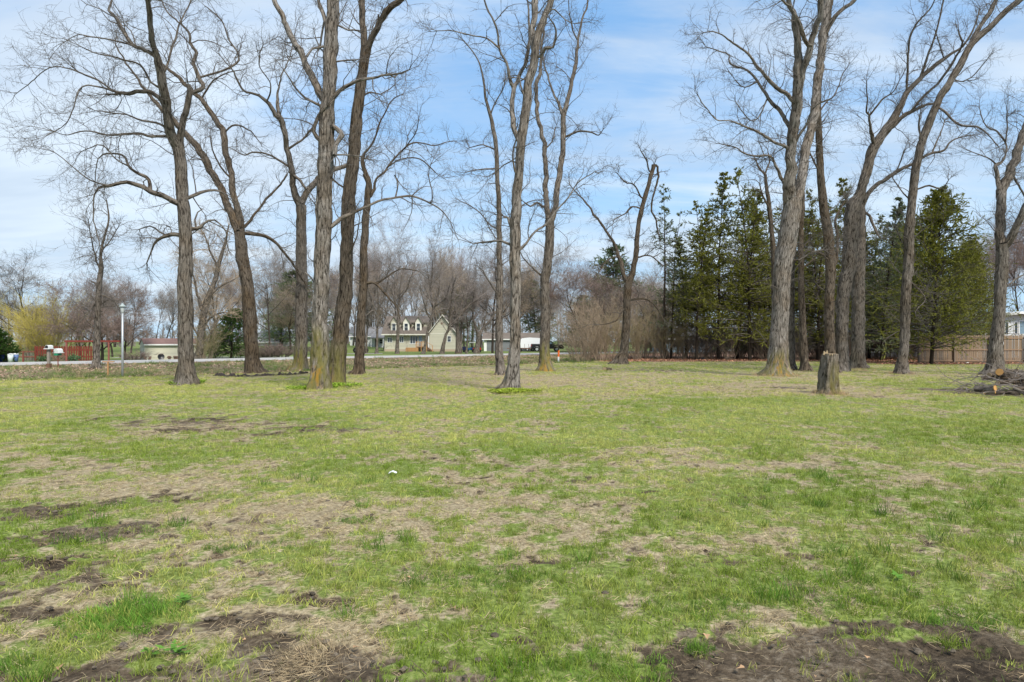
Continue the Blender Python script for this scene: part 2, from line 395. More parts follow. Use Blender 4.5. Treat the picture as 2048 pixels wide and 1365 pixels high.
vc = kk.ramp(kk.noise(pos, 3.2, 5, .7), [(.38, (.13, .10, .06)), (.5, (.24, .19, .12)), (.56, (.12, .15, .04)), (.7, (.10, .16, .035))])
c = kk.mix(a_v, c, vc)
yard = kk.mix(kk.noise(pos, .5, 4, .6), (.10, .17, .035), (.21, .22, .09))
c = kk.mix(a_b, c, yard)
lit = kk.ramp(kk.noise(pos, 11, 4, .7), [(.3, (.06, .035, .024)), (.5, (.19, .11, .075)), (.7, (.34, .22, .16))])
c = kk.mix(a_t, c, lit)
finish(kk, c, .95, kk.math('ADD', kk.math('MULTIPLY', f3, .35), f1), .7, .03, spec=.1)
g = link_mesh('ground', np.stack([GX, GY, GZ], -1).reshape(-1, 3), gf, gm, smooth=True,
    attrs={n: ('FLOAT', a.ravel()) for n, a in (('soil', s_), ('dry', d_), ('verge', v_), ('beyond', b_), ('litter', st_))})
tag(g, 'patchy spring lawn with bare soil and dry thatch', kind='structure')

def strip_mesh(name, p0, p1, wdt, mat, dz, n=80, kind='structure', label=None, crown=0.0):
    p0 = np.array(p0, float); p1 = np.array(p1, float); u = (p1 - p0) / np.linalg.norm(p1 - p0); v = np.array([-u[1], u[0]])
    vs = []
    for i in range(n + 1):
        p = p0 + (p1 - p0) * i / n
        for j in range(7):
            q = p + v * wdt * j / 6
            vs.append((q[0], q[1], max(gzf(*q), -.02 if crown else -9) + dz + crown * math.sin(math.pi * j / 6)))
    fs = np.array([(i * 7 + j, (i + 1) * 7 + j, (i + 1) * 7 + j + 1, i * 7 + j + 1) for i in range(n) for j in range(6)])
    o = link_mesh(name, np.array(vs), fs[:, ::-1], mat, smooth=True)
    return tag(o, label, kind=kind)
rm, kk = newmat('pale_road')
pos = kk.new('ShaderNodeNewGeometry').outputs['Position']
finish(kk, kk.ramp(kk.math('ADD', kk.math('MULTIPLY', kk.noise(pos, 1.2, 5, .65), .6), kk.math('MULTIPLY', kk.noise(pos, 40, 2), .4)), [(.3, (.30, .28, .26)), (.7, (.50, .475, .45))]), .9, kk.noise(pos, 60, 2), .3, .01)
q0 = N_ * 53.7
strip_mesh('road', q0 + U * -140, q0 + U * 190, 8.2, rm, .035, 160, label='pale concrete road beyond the ditch', crown=.06)
q1 = N_ * 71.5
strip_mesh('driveway', (-46, 78), (-16, 84.5), 2.6, rm, .03, 30, label='pale driveway beside the road')
# ============================================================ branching
def unit(v): return v / (np.linalg.norm(v, axis=-1, keepdims=True) + 1e-9)
def grow(start, d, L, r0, S, wig, trop=0.0, taper=.78, kink=0.0, rg=None):
    rg = rg or rng
    N = len(start); step = (L / S)[:, None]; d = unit(d)
    pts = [start]; p = start
    bend = rg.normal(0, wig * .45, (N, 3))
    for i in range(S):
        tz = np.zeros((N, 3)); tz[:, 2] = trop
        d = unit(d + rg.normal(0, wig, (N, 3)) + bend + tz)
        p = p + d * step; pts.append(p)
    t = np.linspace(0, 1, S + 1)
    rad = r0[:, None] * (1 - taper * t)[None]
    return np.stack(pts, 1), rad
def spawn(pts, rad, n, t0, t1, ang0, ang1, rg=None, up=0.0):
    """n side shoots on every branch: start, direction, local radius, parent index"""
    rg = rg or rng
    N, S1, _ = pts.shape; S = S1 - 1
    t = rg.uniform(t0, t1, (N, n)) * S
    i = np.minimum(t.astype(int), S - 1); f = (t - i)[..., None]
    r = np.arange(N)[:, None]
    st = pts[r, i] * (1 - f) + pts[r, i + 1] * f
    tg = unit(pts[r, i + 1] - pts[r, i])
    rr = rad[r, i] * (1 - f[..., 0]) + rad[r, i + 1] * f[..., 0]
    rnd = unit(rg.normal(0, 1, (N, n, 3)))
    side = unit(rnd - (rnd * tg).sum(-1, keepdims=True) * tg)
    a = rg.uniform(ang0, ang1, (N, n, 1))
    d = tg * np.cos(a) + side * np.sin(a); d[..., 2] += up
    par = np.repeat(np.arange(N), n)
    return st.reshape(-1, 3), unit(d).reshape(-1, 3), rr.reshape(-1), par
class Tubes:
    def __init__(s): s.v = []; s.f = []; s.n = 0
    def add(s, pts, rad, k=3):
        N, S1, _ = pts.shape
        if N == 0: return s
        t = unit(np.gradient(pts, axis=1))
        m = unit(t.mean(1)); ref = np.where(np.abs(m[:, 1:2]) < .8, np.array([[0, 1., 0]]), np.array([[1., 0, 0]]))[:, None]
        u = unit(np.cross(t, np.broadcast_to(ref, t.shape))); v = np.cross(t, u)
        a = np.arange(k) * 2 * math.pi / k
        ring = pts[:, :, None] + rad[:, :, None, None] * (np.cos(a)[:, None] * u[:, :, None] + np.sin(a)[:, None] * v[:, :, None])
        base = s.n + (np.arange(N)[:, None, None] * S1 + np.arange(S1 - 1)[None, :, None]) * k
        j = np.arange(k)[None, None]; j2 = (j + 1) % k
        s.f.append(np.stack([base + j, base + j2, base + k + j2, base + k + j], -1).reshape(-1, 4))
        s.v.append(ring.reshape(-1, 3)); s.n += N * S1 * k
        return s
    def out(s, name, mat, parent, smooth=True, off=None):
        if not s.v: return None
        v = np.concatenate(s.v)
        if off is not None: v = v - off
        return link_mesh(name, v, np.concatenate(s.f), mat, parent, smooth)
def catmull(P, m):
    P = np.asarray(P, float)
    Q = np.vstack([2 * P[0] - P[1], P, 2 * P[-1] - P[-2]])
    o = []
    for i in range(1, len(Q) - 2):
        a, b, c, d = Q[i - 1:i + 3]
        nn = m[i - 1] if hasattr(m, '__len__') else m
        for t in np.arange(nn) / nn:
            o.append(.5 * (2 * b + (c - a) * t + (2 * a - 5 * b + 4 * c - d) * t * t + (3 * b - a - 3 * c + d) * t ** 3))
    o.append(Q[-2]); return np.array(o)

def bark_tube(name, pts, rad, k, mat, parent, off, shag=1.0, flare=0.0, lich=None, seed=0, groundz=0.0):
    """a limb as a tube of its own with bark ridges, buttress roots and lichen"""
    t = unit(np.gradient(pts, axis=0))
    ref = np.array([0, 1., 0])
    u = unit(np.cross(t, ref[None])); v = np.cross(t, u)
    seg = np.linalg.norm(np.diff(pts, axis=0), axis=1); arc = np.concatenate([[0], np.cumsum(seg)])
    a = np.arange(k) * 2 * math.pi / k
    ca, sa = np.cos(a), np.sin(a)
    Rr = rad[:, None] * np.ones(k)[None]
    R0 = max(rad.mean(), .02)
    bx = R0 * ca[None] + seed * 3.1 + 0 * Rr; by = R0 * sa[None] + seed * 1.7 + 0 * Rr; bz = arc[:, None] + 0 * Rr
    if shag > 0 and k >= 10:
        n1 = vnoise(bx * 21, by * 21, bz * 1.3); rd = np.abs(2 * n1 - 1)
        n2 = vnoise(bx * 35 + 5, by * 35, bz * 5.0); n3 = vnoise(bx * 2.2, by * 2.2, bz * 1.1)
        amp = shag * np.minimum(.040, .17 * rad)[:, None]
        Rr = Rr + amp * (rd * 1.7 - .7 + (n2 - .5) * 1.1) + (n3 - .5) * .07 * rad[:, None]
    h = pts[:, 2] - groundz
    if flare > 0:
        but = np.zeros(k)
        rs = np.random.default_rng(seed + 50)
        for q in range(5):
            a0 = rs.uniform(0, 6.28); but = but + rs.uniform(.5, 1) * np.exp(-((np.angle(np.exp(1j * (a - a0)))) / .33) ** 2)
        Rr = Rr * (1 + flare * np.exp(-np.maximum(h, -.2) / .28)[:, None] * (.25 + .75 * but[None]) * .55)
    V = pts[:, None] + Rr[..., None] * (ca[None, :, None] * u[:, None] + sa[None, :, None] * v[:, None])
    n = len(pts)
    i = np.arange(n - 1)[:, None] * k; j = np.arange(k)[None]
    f = np.stack([i + j, i + (j + 1) % k, i + k + (j + 1) % k, i + k + j], -1).reshape(-1, 4)
    V = V.reshape(-1, 3)
    L = np.zeros((n, k))
    if lich:
        h0, h1, amt, az = lich
        L = amt * sstep(h[:, None], h1, h0) * (.35 + .65 * sstep(np.cos(a - az), -.3, .6))[None] + 0 * Rr
    return link_mesh(name, V - off, f, mat, parent, True,
        attrs={'bark_uv': ('FLOAT_VECTOR', np.stack([bx, by, bz], -1).reshape(-1, 3)), 'lichen': ('FLOAT', L.ravel())})

SEED = [0]
def big_tree(label, D, stems, cat='tree', bark='grey', dens=1.0, lich=None, group=None, name='bare_tree', zmin=3.0, droop=.0, flare=1.0, shag=1.0, twig='twig', tw=1.0, drift=None, up=.15, L2=1.0):
    SEED[0] += 1; sd = SEED[0]; rs = np.random.default_rng(100 + sd)
    bx = at(*stems[0][0][:2], D)[0]; g0 = gzf(bx, D)
    root = empty(name, (bx, D, g0), label, cat, group)
    off = np.array([bx, D, g0])
    done = []                       # (pts, rad) of finished limbs
    tw_s, tw_d, tw_r = [], [], []
    for si, st in enumerate(stems):
        P = np.array([(x, y, w_) for x, y, w_ in st], float)
        Wd = np.array([at(x, y, D) for x, y, _ in P]); Rd = P[:, 2] / F * D / 2 * np.where(P[:, 2] < 7, .86, 1)
        Lc = np.concatenate([[0], np.cumsum(np.linalg.norm(np.diff(Wd, axis=0), axis=1))])
        dy0 = 0.0
        if si:
            best = None
            for (pp, rr) in done:
                # nearest in the view plane of the tree (undo depth drift)
                q = pp.copy(); sc_ = D / q[:, 1]; qx = q[:, 0] * sc_; qz = EYE + (q[:, 2] - EYE) * sc_
                dd = np.hypot(qx - Wd[0, 0], qz - Wd[0, 2]); j = int(dd.argmin())
                if best is None or dd[j] - rr[j] < best[0]: best = (dd[j] - rr[j], pp[j], rr[j], qx[j], qz[j], dd[j])
            dy0 = best[1][1] - D
            if best[5] > .02:
                Wd = np.vstack([[best[3], D, best[4]], Wd]); Rd = np.concatenate([[min(Rd[0] * 1.15, best[2])], Rd])
                Lc = np.concatenate([[0], np.cumsum(np.linalg.norm(np.diff(Wd, axis=0), axis=1))])
        k1 = rs.uniform(.18, .5) * rs.choice([-1, 1]) if si else 0.0
        k2 = rs.uniform(-.05, .05)
        dep = dy0 + k1 * Lc + (k2 * Lc if si else 0) * 1.0
        if not si: dep = .02 * np.maximum(0, Lc - 2) * rs.choice([-1, 1])
        dep = np.clip(dep, -5.5, 7)
        sc_ = (D + dep) / D
        W = np.stack([Wd[:, 0] * sc_, D + dep, EYE + (Wd[:, 2] - EYE) * sc_], 1); Rd = Rd * sc_
        if si == 0:
            W = np.vstack([[W[0, 0], W[0, 1], g0 - .35], W]); Rd = np.concatenate([[Rd[0] * 1.05], Rd])
        seg = np.linalg.norm(np.diff(W, axis=0), axis=1)
        fine = (.055 if D < 28 else .09) if si == 0 else .16
        if Rd.max() < .05: fine = .22
        m = np.maximum(1, np.round(seg / fine).astype(int))
        Q = catmull(np.hstack([W, Rd[:, None]]), m)
        pts, rad = Q[:, :3], np.maximum(Q[:, 3], .006)
        # natural crookedness
        arc = np.concatenate([[0], np.cumsum(np.linalg.norm(np.diff(pts, axis=0), axis=1))])
        env = np.minimum(1, arc / .6)
        am = (.03 + .45 * np.minimum(rad, .10)) if si else .02 + 0 * rad
        for ax in range(3):
            pts[:, ax] += am * env * ((vnoise(arc * 1.9 + sd * 3, si * 7.7 + ax * 3.3) - .5) * 2 + (vnoise(arc * 5.3 + sd * 3, si * 7.7 + ax * 3.3) - .5) * .8 * (1 if si else 0))
        if si == 0 : k = 40 if D < 27 else 30
        else: k = 18 if rad.max() > .10 else (12 if rad.max() > .05 else 8)
        bark_tube('trunk' if si == 0 else 'limb', pts, rad, k, BARK[bark], root, off, shag=shag if rad.max() > .04 else 0,
                  flare=flare if si == 0 else 0, lich=lich, seed=sd * 3 + si, groundz=g0)
        done.append((pts, rad))
        # side shoots
        ok = np.where((pts[:, 2] > zmin) & (arc > .25))[0]
        if len(ok) > 3:
            Lt = arc[ok[-1]] - arc[ok[0]]
            per = 1.3 if si == 0 else 2.5
            hi = pts[ok, 2] > EYE + 700 / F * D
            wgt = np.where(hi, .35, 1.0)
            n = max(2, int(Lt * per * dens * wgt.mean()))
            pi = rs.choice(ok, n, p=wgt / wgt.sum())
            tg = unit(np.gradient(pts, axis=0))[pi]
            rn = unit(rs.normal(0, 1, (n, 3))); sd_ = unit(rn - (rn * tg).sum(1, keepdims=True) * tg)
            an = rs.uniform(.6, 1.35, (n, 1)); d = tg * np.cos(an) + sd_ * np.sin(an); d[:, 2] += up
            tw_s.append(pts[pi] + sd_ * rad[pi][:, None] * .5); tw_d.append(unit(d)); tw_r.append(rad[pi])
            # the tip goes on as a few shoots
            for q in range(3):
                dd = unit(tg[:1] * 0 + unit(pts[-1] - pts[-3])[None] + rs.normal(0, .35, (1, 3)))
                tw_s.append(pts[-1:]); tw_d.append(dd); tw_r.append(np.maximum(rad[-1:], .02))
    s, d, r = np.concatenate(tw_s), np.concatenate(tw_d), np.concatenate(tw_r)
    n = len(s)
    L = rs.uniform(.7, 2.1, n) * (.75 + 2.2 * np.minimum(r, .12)) * L2
    r0 = np.minimum(r * .55, rs.uniform(.010, .026, n)) * tw
    T = Tubes()
    p2, q2 = grow(s, d, L, r0, 7, .20, .03 - droop, rg=rs); T.add(p2, q2, 4)
    a, b, c_, par = spawn(p2, q2, 6, .12, 1, .5, 1.1, rs, .05)
    L3 = L[par] * rs.uniform(.25, .62, len(par))
    p3, q3 = grow(a, b, L3, np.maximum(np.minimum(c_ * .7, .0085 * tw), .004), 5, .20, .03 - droop, rg=rs); T.add(p3, q3, 3)
    a, b, c_, par = spawn(p3, q3, 4, .15, 1, .5, 1.1, rs, .05)
    L4 = np.minimum(L3[par] * rs.uniform(.3, .75, len(par)), .7)
    p4, q4 = grow(a, b, L4, np.full(len(par), .0042 * tw), 3, .22, .02 - droop, .55, rg=rs); T.add(p4, q4, 3)
    T.out('crown', M[twig], root, off=off)
    return root

# ============================================================ the big trees on the lawn, traced from the photograph
big_tree('wide-branching dark tree in front of the small cream shed, leftmost on the lawn', 25.3, [
 [(375,768,42),(372,742,30),(371,650,28),(370,560,26),(371,476,24),(365,390,23),(361,324,22),(357,295,22)],
 [(357,297,20),(340,262,18),(332,217,17),(326,176,17),(320,140,18),(314,107,13),(304,62,11),(295,20,10),(289,-20,8),(285,-80,6),(275,-150,4)],
 [(361,300,16),(363,267,13),(371,222,12),(379,193,11),(377,168,9)],
 [(379,190,9),(386,184,9),(404,172,9),(400,152,8),(386,123,7),(390,107,7),(382,82,6),(377,62,6),(357,43,4),(336,25,3),(320,-5,3)],
 [(404,154,5),(451,140,5),(476,119,5),(473,100,4),(460,82,3.5),(443,41,3),(410,12,2)],
 [(327,146,6),(336,127,5),(349,82,5),(361,41,4),(382,0,3),(395,-40,3)],
 [(332,217,11),(320,201,10),(304,189,9),(279,185,8),(250,185,7),(230,189,5),(213,191,4)],
 [(245,186,6),(226,181,5),(201,164,4),(164,146,4),(123,135,3),(90,140,2.6),(62,164,2.2),(37,185,1.6)],
 [(234,185,5),(205,176,4),(176,172,3.5),(158,181,3),(148,213,2.6),(135,246,2.2),(111,263,1.6)],
 [(312,110,8),(287,98,7),(267,90,8),(246,62,8),(230,37,7),(217,20,6),(224,0,5),(230,-40,4)],
 [(270,92,4),(222,82,3.5),(181,74,3),(156,70,2),(130,84,1.6)],
 [(326,180,6),(300,164,5),(279,131,4.5),(246,119,4),(205,111,3),(164,94,2.4)],
 [(333,273,7),(304,275,6),(263,269,5),(222,269,4),(172,263,3),(135,271,2),(105,262,1.6)],
 [(340,262,6),(320,250,5),(287,242,4.5),(254,230,3.5),(222,226,3),(193,222,2)],
 [(356,407,12),(328,394,11),(304,382,10),(279,371,9),(254,367,8),(230,371,7),(205,375,6),(193,384,4),(187,406,3.4),(185,435,3),(193,464,2.5),(201,492,2)],
 [(300,378,8),(297,361,7),(283,349,7),(263,336,6),(246,312,5),(222,306,4),(201,312,3),(193,328,2.4),(191,370,2)],
 [(263,336,4),(230,318,3),(205,291,3),(185,295,2.4),(164,306,2)],
 [(220,373,4),(180,360,3),(150,338,2.4),(110,306,1.8)],
 [(371,398,7),(394,390,7),(419,382,6),(440,383,5),(452,392,3)],
 [(362,472,9),(336,474,8),(312,484,6),(304,501,4),(295,525,3)],
 [(336,474,5),(318,462,4),(300,452,3),(280,458,2.4)],
 [(371,458,8),(394,458,8),(410,447,6),(431,441,4),(451,460,3),(458,500,2)],
 [(393,458,4),(390,440,4),(395,426,3),(405,420,2)],
], dens=1.25, lich=(.2, 1.3, .25, -1), droop=.05, zmin=3.6, L2=1.15)
big_tree('leaning two-stemmed tree at the ditch edge behind the dark strip of soil', 34.6, [
 [(507,748,36),(505,728,28),(500,640,25),(493,560,24),(484,513,23),(479,465,21)],
 [(477,463,20),(464,431,16),(447,390,14),(427,353,14),(410,320,14),(390,291,13),(369,267,12),(349,242,10),(320,215,8),(290,180,6),(255,130,4),(230,90,3)],
 [(481,462,17),(478,423,14),(464,382,13),(464,349,12),(451,308,12),(447,267,12),(435,246,11),(419,222,10),(402,201,9),(382,181,8),(353,152,7),(324,127,5),(295,107,4),(246,82,3)],
 [(488,455,7),(509,431,6),(533,398,5),(558,373,4.5),(574,349,4)],
 [(490,466,8),(529,472,7),(554,488,6),(574,513,6),(595,542,6),(612,570,5)],
 [(447,267,5),(470,250,4),(500,262,3),(520,285,2)],
 [(464,360,5),(440,330,4),(425,300,3),(420,270,2)],
 [(402,201,5),(420,170,4),(445,150,3),(480,140,2)],
], bark='brown', dens=1.1, zmin=4)
big_tree('crooked mid-sized tree just left behind the thick lichen-stained trunk', 37.5, [
 [(600,742,34),(602,722,26),(603,600,23),(603,484,20),(602,410,20)],
 [(600,408,18),(589,382,13),(581,341,12),(576,304,11),(568,263,11),(558,234,12),(550,230,9),(533,205,7),(517,193,6),(488,181,5),(472,152,4),(464,140,3),(440,110,2)],
 [(558,232,8),(556,213,7),(554,193,6),(558,176,4),(570,135,3),(583,103,2.5),(590,60,2)],
 [(579,334,6),(558,320,5),(533,308,4),(505,304,4),(488,310,3),(464,300,2)],
 [(603,408,14),(607,398,12),(619,378,12),(633,362,11),(650,350,10),(672,338,9),(693,332,8),(715,322,5)],
 [(578,297,6),(603,279,5),(628,250,5),(640,226,4),(655,200,3)],
 [(585,349,7),(600,362,6),(614,380,6)],
 [(533,205,4),(540,170,3),(520,130,2.5),(525,90,2)],
], dens=1.2, lich=(.5, 2.4, .6, .7), zmin=4)
big_tree('thickest pale shaggy trunk, orange lichen at its foot, left of centre', 22.4, [
 [(634,782,44),(636,768,40),(638,745,37),(639,700,34),(641,600,30),(643,533,30),(648,410,29),(652,287,29),(655,205,27),(661,103,27),(666,0,24),(668,-100,18),(672,-250,10),(675,-350,4)],
 [(643,196,15),(623,156,14),(609,119,13),(586,82,12),(568,45,11),(553,12,10),(545,-8,9),(530,-60,7),(520,-150,4)],
 [(642,213,7),(611,197,5),(594,181,4.5),(582,164,3.5),(566,140,2.5)],
 [(652,46,9),(644,25,8),(635,4,7),(630,-30,6),(620,-90,4)],
 [(656,92,6),(640,95,6),(627,98,5),(615,115,4)],
 [(648,45,5),(642,74,5),(638,95,4)],
 [(641,283,10),(629,263,9),(635,242,8),(644,226,7),(656,213,6)],
 [(661,250,10),(676,256,10),(687,271,10),(676,287,10),(667,310,10)],
 [(662,199,10),(681,181,8),(705,166,7),(746,158,6),(779,150,5),(804,144,4),(820,140,2.4)],
 [(779,150,4),(790,156,3),(797,150,2)],
 [(660,454,10),(676,439,8),(705,423,7),(734,412,6),(763,402,5),(791,394,5),(824,392,5),(853,402,4),(882,419,3),(902,443,2)],
 [(791,394,4),(796,370,3),(790,352,3),(800,368,2)],
 [(864,404,3),(864,380,2.6),(858,352,2.4),(862,330,2)],
 [(672,49,5),(697,59,4),(717,62,3.5)],
 [(655,128,5),(690,122,4),(715,120,3)],
 [(650,310,5),(690,312,4),(720,315,3)],
 [(640,590,4),(626,560,3),(610,545,2.5)],
], bark='pale', dens=1.05, lich=(.5, 2.6, 1.15, .7), shag=1.15, flare=1.15, zmin=3.4)
big_tree('tall brown trunk leaning right, standing against the thickest trunk', 25.2, [
 [(672,774,44),(674,760,35),(678,700,31),(684,640,29),(690,590,27),(693,513,25),(697,410,25),(703,349,24),(711,267,22),(717,205,21),(724,152,20),(730,111,20),(733,96,20)],
 [(730,96,14),(726,62,14),(724,29,13),(722,0,13),(720,-80,10),(722,-180,5)],
 [(736,94,15),(740,82,14),(754,57,13),(771,33,13),(787,12,13),(802,-4,12),(830,-50,9),(850,-120,6)],
 [(750,60,5),(757,45,5),(755,28,4)],
 [(718,200,5),(740,185,4),(760,190,3),(790,170,2)],
 [(700,380,5),(675,370,4),(660,352,3)],
 [(692,520,4),(705,500,4),(715,470,3),(720,440,2)],
], bark='brown', dens=1.1, lich=(.3, 2.2, .5, 1.5), shag=1.2, zmin=4)
big_tree('slim dark tree with wide arching right branches, right of the leaning brown trunk', 33, [
 [(716,750,28),(718,732,20),(722,650,18),(727,560,16),(727,533,15),(730,451,14),(736,390,13),(737,365,12),(731,347,11)],
 [(731,347,9),(724,328,8),(730,308,5),(746,287,4),(763,242,3.5),(783,201,2.6),(800,190,2)],
 [(738,394,8),(746,382,7),(754,361,5),(779,332,5),(804,304,4),(828,287,3.4),(869,291,2.4),(905,282,2)],
 [(779,332,3.5),(800,318,3),(841,318,3),(870,345,2.4)],
 [(733,567,7),(751,568,6),(771,589,5),(790,610,3),(800,640,2)],
 [(751,568,5),(775,552,4),(800,540,3),(832,541,2.4)],
 [(804,304,3),(830,270,2.4),(838,240,2)],
], bark='brown', dens=1.35, zmin=3.8, L2=1.2)
big_tree('slender straight tree just left of the central pale trunk', 32.4, [
 [(1000,752,24),(1000,735,17),(998,650,15),(1000,560,13),(998,533,12),(998,472,11),(998,410,10),(994,349,9),(992,295,9),(986,254,8),(980,230,7),(972,197,6),(968,172,5),(962,140,4),(951,111,3),(927,82,2.4)],
 [(981,232,4),(988,213,3.5),(1005,181,2.4),(1012,150,2)],
 [(990,338,4),(964,341,3),(935,345,2)],
 [(998,460,4),(975,445,3),(955,420,2.4),(925,405,2)],
 [(992,300,4),(965,290,3),(940,296,2)],
 [(996,590,4),(975,560,3.5),(968,545,3)],
], dens=1.1, zmin=4)
big_tree('central pale shaggy trunk with lime green plants round its foot', 22.2, [
 [(1020,783,38),(1023,765,30),(1026,725,26),(1030,677,22),(1031,618,21),(1031,560,21),(1030,533,22),(1033,410,20),(1038,349,18),(1043,279,18),(1053,205,18),(1056,172,17),(1068,123,17),(1074,82,15),(1085,41,12),(1102,0,12),(1115,-60,9),(1130,-150,5)],
 [(1070,111,13),(1065,62,10),(1068,20,12),(1068,0,12),(1070,-80,9),(1075,-180,5)],
 [(1038,282,11),(1030,264,11),(1025,246,11),(1023,213,10),(1027,176,9),(1037,156,8),(1050,131,7),(1054,111,7),(1060,74,6),(1056,41,5),(1054,0,4),(1050,-60,3)],
 [(1026,174,8),(1017,152,7),(1013,127,6),(1000,98,5),(996,62,5),(984,37,4),(972,8,3.5),(965,-30,3)],
 [(1000,98,5),(972,78,3.6),(947,72,3),(910,62,2.6),(873,62,2)],
 [(1034,352,6),(1029,340,5),(1025,320,4),(1025,295,4),(1032,280,3)],
 [(1026,470,8),(1021,455,7),(1015,437,6),(1007,435,4)],
 [(1031,502,9),(1021,490,7),(996,482,5),(972,484,4),(947,490,3)],
 [(1036,502,8),(1054,488,6),(1070,464,5),(1091,451,5),(1115,419,4),(1140,390,3.4),(1156,365,3),(1189,345,2)],
 [(1080,113,7),(1091,98,7),(1107,96,6),(1113,74,5),(1111,57,4),(1099,37,3)],
 [(1054,205,5),(1040,170,4),(1036,150,3)],
 [(1040,330,4),(1024,322,3),(1008,330,3),(992,345,2)],
 [(1092,25,4),(1110,20,3.4),(1130,40,2.6),(1150,46,2)],
], bark='pale', dens=1.25, shag=1.1, lich=(.1, 1.0, .15, 0), zmin=4)
big_tree('forked tall tree with yellow-green lichen low on its trunk, right of centre', 36.5, [
 [(1090,744,38),(1090,728,27),(1089,697,20),(1090,620,19),(1090,560,18),(1094,533,18),(1099,472,18),(1099,440,18)],
 [(1097,440,13),(1093,410,11),(1091,349,10),(1089,295,9),(1079,246,8),(1072,205,8),(1072,172,7),(1079,144,7),(1083,103,6),(1087,62,5),(1095,20,4),(1100,-50,3)],
 [(1103,440,14),(1111,410,12),(1117,361,12),(1124,308,11),(1126,246,11),(1134,205,9),(1142,164,8),(1152,123,7),(1156,82,6),(1163,41,5),(1173,12,4),(1180,-40,3)],
 [(1126,230,8),(1115,201,6),(1103,176,5),(1093,144,4),(1087,115,3)],
 [(1134,273,6),(1156,263,5),(1177,265,4),(1197,269,3),(1206,260,2)],
 [(1087,414,6),(1074,406,5),(1060,412,4),(1048,404,3)],
 [(1156,82,4),(1145,60,3),(1140,30,2.6),(1138,0,2)],
 [(1089,300,4),(1105,280,3),(1112,255,2.4)],
 [(1086,552,5),(1070,540,4),(1050,520,3),(1040,505,2)],
], dens=1.15, lich=(.4, 2.0, .85, 2.0), zmin=4)
big_tree('broken-topped leaning tree with a hanging snapped limb, before the tan hedge', 47.5, [
 [(1241,730,34),(1243,716,24),(1249,697,17),(1253,640,15),(1254,600,15),(1256,571,15),(1265,546,11),(1273,500,10),(1276,454,9),(1284,417,9),(1295,377,8),(1302,352,8),(1308,330,8)],
 [(1308,331,6),(1316,334,6),(1315,361,5),(1305,398,4.5),(1302,417,4),(1311,438,4),(1318,472,3),(1319,488,2)],
 [(1283,395,4),(1271,374,3.6),(1262,368,3.2),(1250,366,3),(1235,350,2)],
 [(1280,417,3.4),(1262,414,3),(1250,426,3),(1230,440,2)],
 [(1252,562,9),(1245,535,8),(1238,513,8),(1226,484,6),(1197,443,5),(1173,406,4),(1156,390,3),(1140,370,2)],
 [(1278,515,4),(1299,512,3.4),(1322,528,2.4)],
 [(1299,342,4),(1296,325,3.4),(1288,310,3),(1281,300,2)],
 [(1246,620,4),(1235,640,3.6),(1220,647,3),(1200,650,2)],
 [(1262,600,5),(1290,598,4),(1310,612,3),(1328,640,2.4)],
 [(1238,513,4),(1215,520,3),(1200,540,2)],
], dens=1.1, zmin=3, bark='brown', tw=1.3)
big_tree('massive pale tree splitting into upright stems, largest of the right-hand group', 31.2, [
 [(1553,754,56),(1555,738,46),(1557,723,42),(1558,682,35),(1560,641,33),(1561,600,33),(1565,546,34),(1577,470,36),(1583,420,36),(1584,398,33)],
 [(1577,402,25),(1580,349,21),(1584,287,20),(1590,246,20),(1592,197,20),(1594,144,16),(1594,103,14),(1592,62,13),(1588,25,11),(1580,0,10),(1577,-60,7),(1570,-140,5)],
 [(1594,402,20),(1600,365,19),(1606,336,19),(1613,287,18),(1625,246,17),(1631,197,16),(1637,144,15),(1643,103,15),(1645,62,15),(1650,20,14),(1654,-8,13),(1660,-90,9),(1665,-180,5)],
 [(1598,182,13),(1605,155,13),(1611,135,13),(1619,98,13),(1629,74,12),(1637,41,12),(1643,8,11),(1648,-60,8),(1650,-130,5)],
 [(1584,260,10),(1576,246,9),(1559,222,8),(1535,197,7),(1514,164,6),(1494,144,5),(1461,127,4),(1453,107,3),(1412,95,2)],
 [(1588,205,9),(1580,197,9),(1563,181,8),(1531,156,7),(1510,127,6),(1490,103,5),(1457,78,4),(1432,66,3),(1407,66,2)],
 [(1580,300,7),(1572,293,7),(1547,283,6),(1514,263,5),(1473,246,4),(1432,238,3),(1412,217,2.5),(1395,193,2)],
 [(1575,372,8),(1567,361,7),(1551,332,6),(1539,312,5),(1502,312,4),(1473,295,3),(1440,288,2)],
 [(1621,92,9),(1613,84,8),(1604,62,8),(1596,33,7),(1584,18,6),(1572,8,6),(1559,-4,5)],
 [(1648,70,11),(1654,62,10),(1666,41,9),(1686,20,8),(1707,2,7),(1725,-30,5)],
 [(1586,291,8),(1604,263,6),(1629,217,4),(1654,201,3)],
 [(1514,164,4),(1490,175,3),(1470,160,2.4)],
 [(1535,197,4),(1520,230,3.4),(1500,240,2.6),(1470,205,2)],
 [(1600,520,4),(1620,505,4),(1645,500,3),(1665,480,2)],
], bark='pale', dens=1.35, shag=1.15, lich=(.2, 1.6, .95, 2.0), zmin=3.2, flare=1.2)
big_tree('straight trunk rising behind the sawn stump', 34.5, [
 [(1663,748,26),(1660,700,20),(1658,640,19),(1660,560,19),(1661,533,20),(1656,472,18),(1647,410,16),(1641,349,14),(1639,287,13),(1637,226,11),(1639,164,11),(1645,103,10),(1652,62,10),(1660,20,8),(1668,-40,6),(1672,-120,3)],
 [(1660,560,8),(1672,520,7),(1676,480,6),(1670,440,5),(1690,400,3)],
 [(1641,349,5),(1625,320,4),(1612,290,3)],
 [(1637,226,4),(1655,205,3.4),(1675,180,2.6),(1690,140,2)],
 [(1656,520,5),(1636,505,4),(1620,500,3)],
], bark='brown', dens=1.6, zmin=2.6, up=-.05)
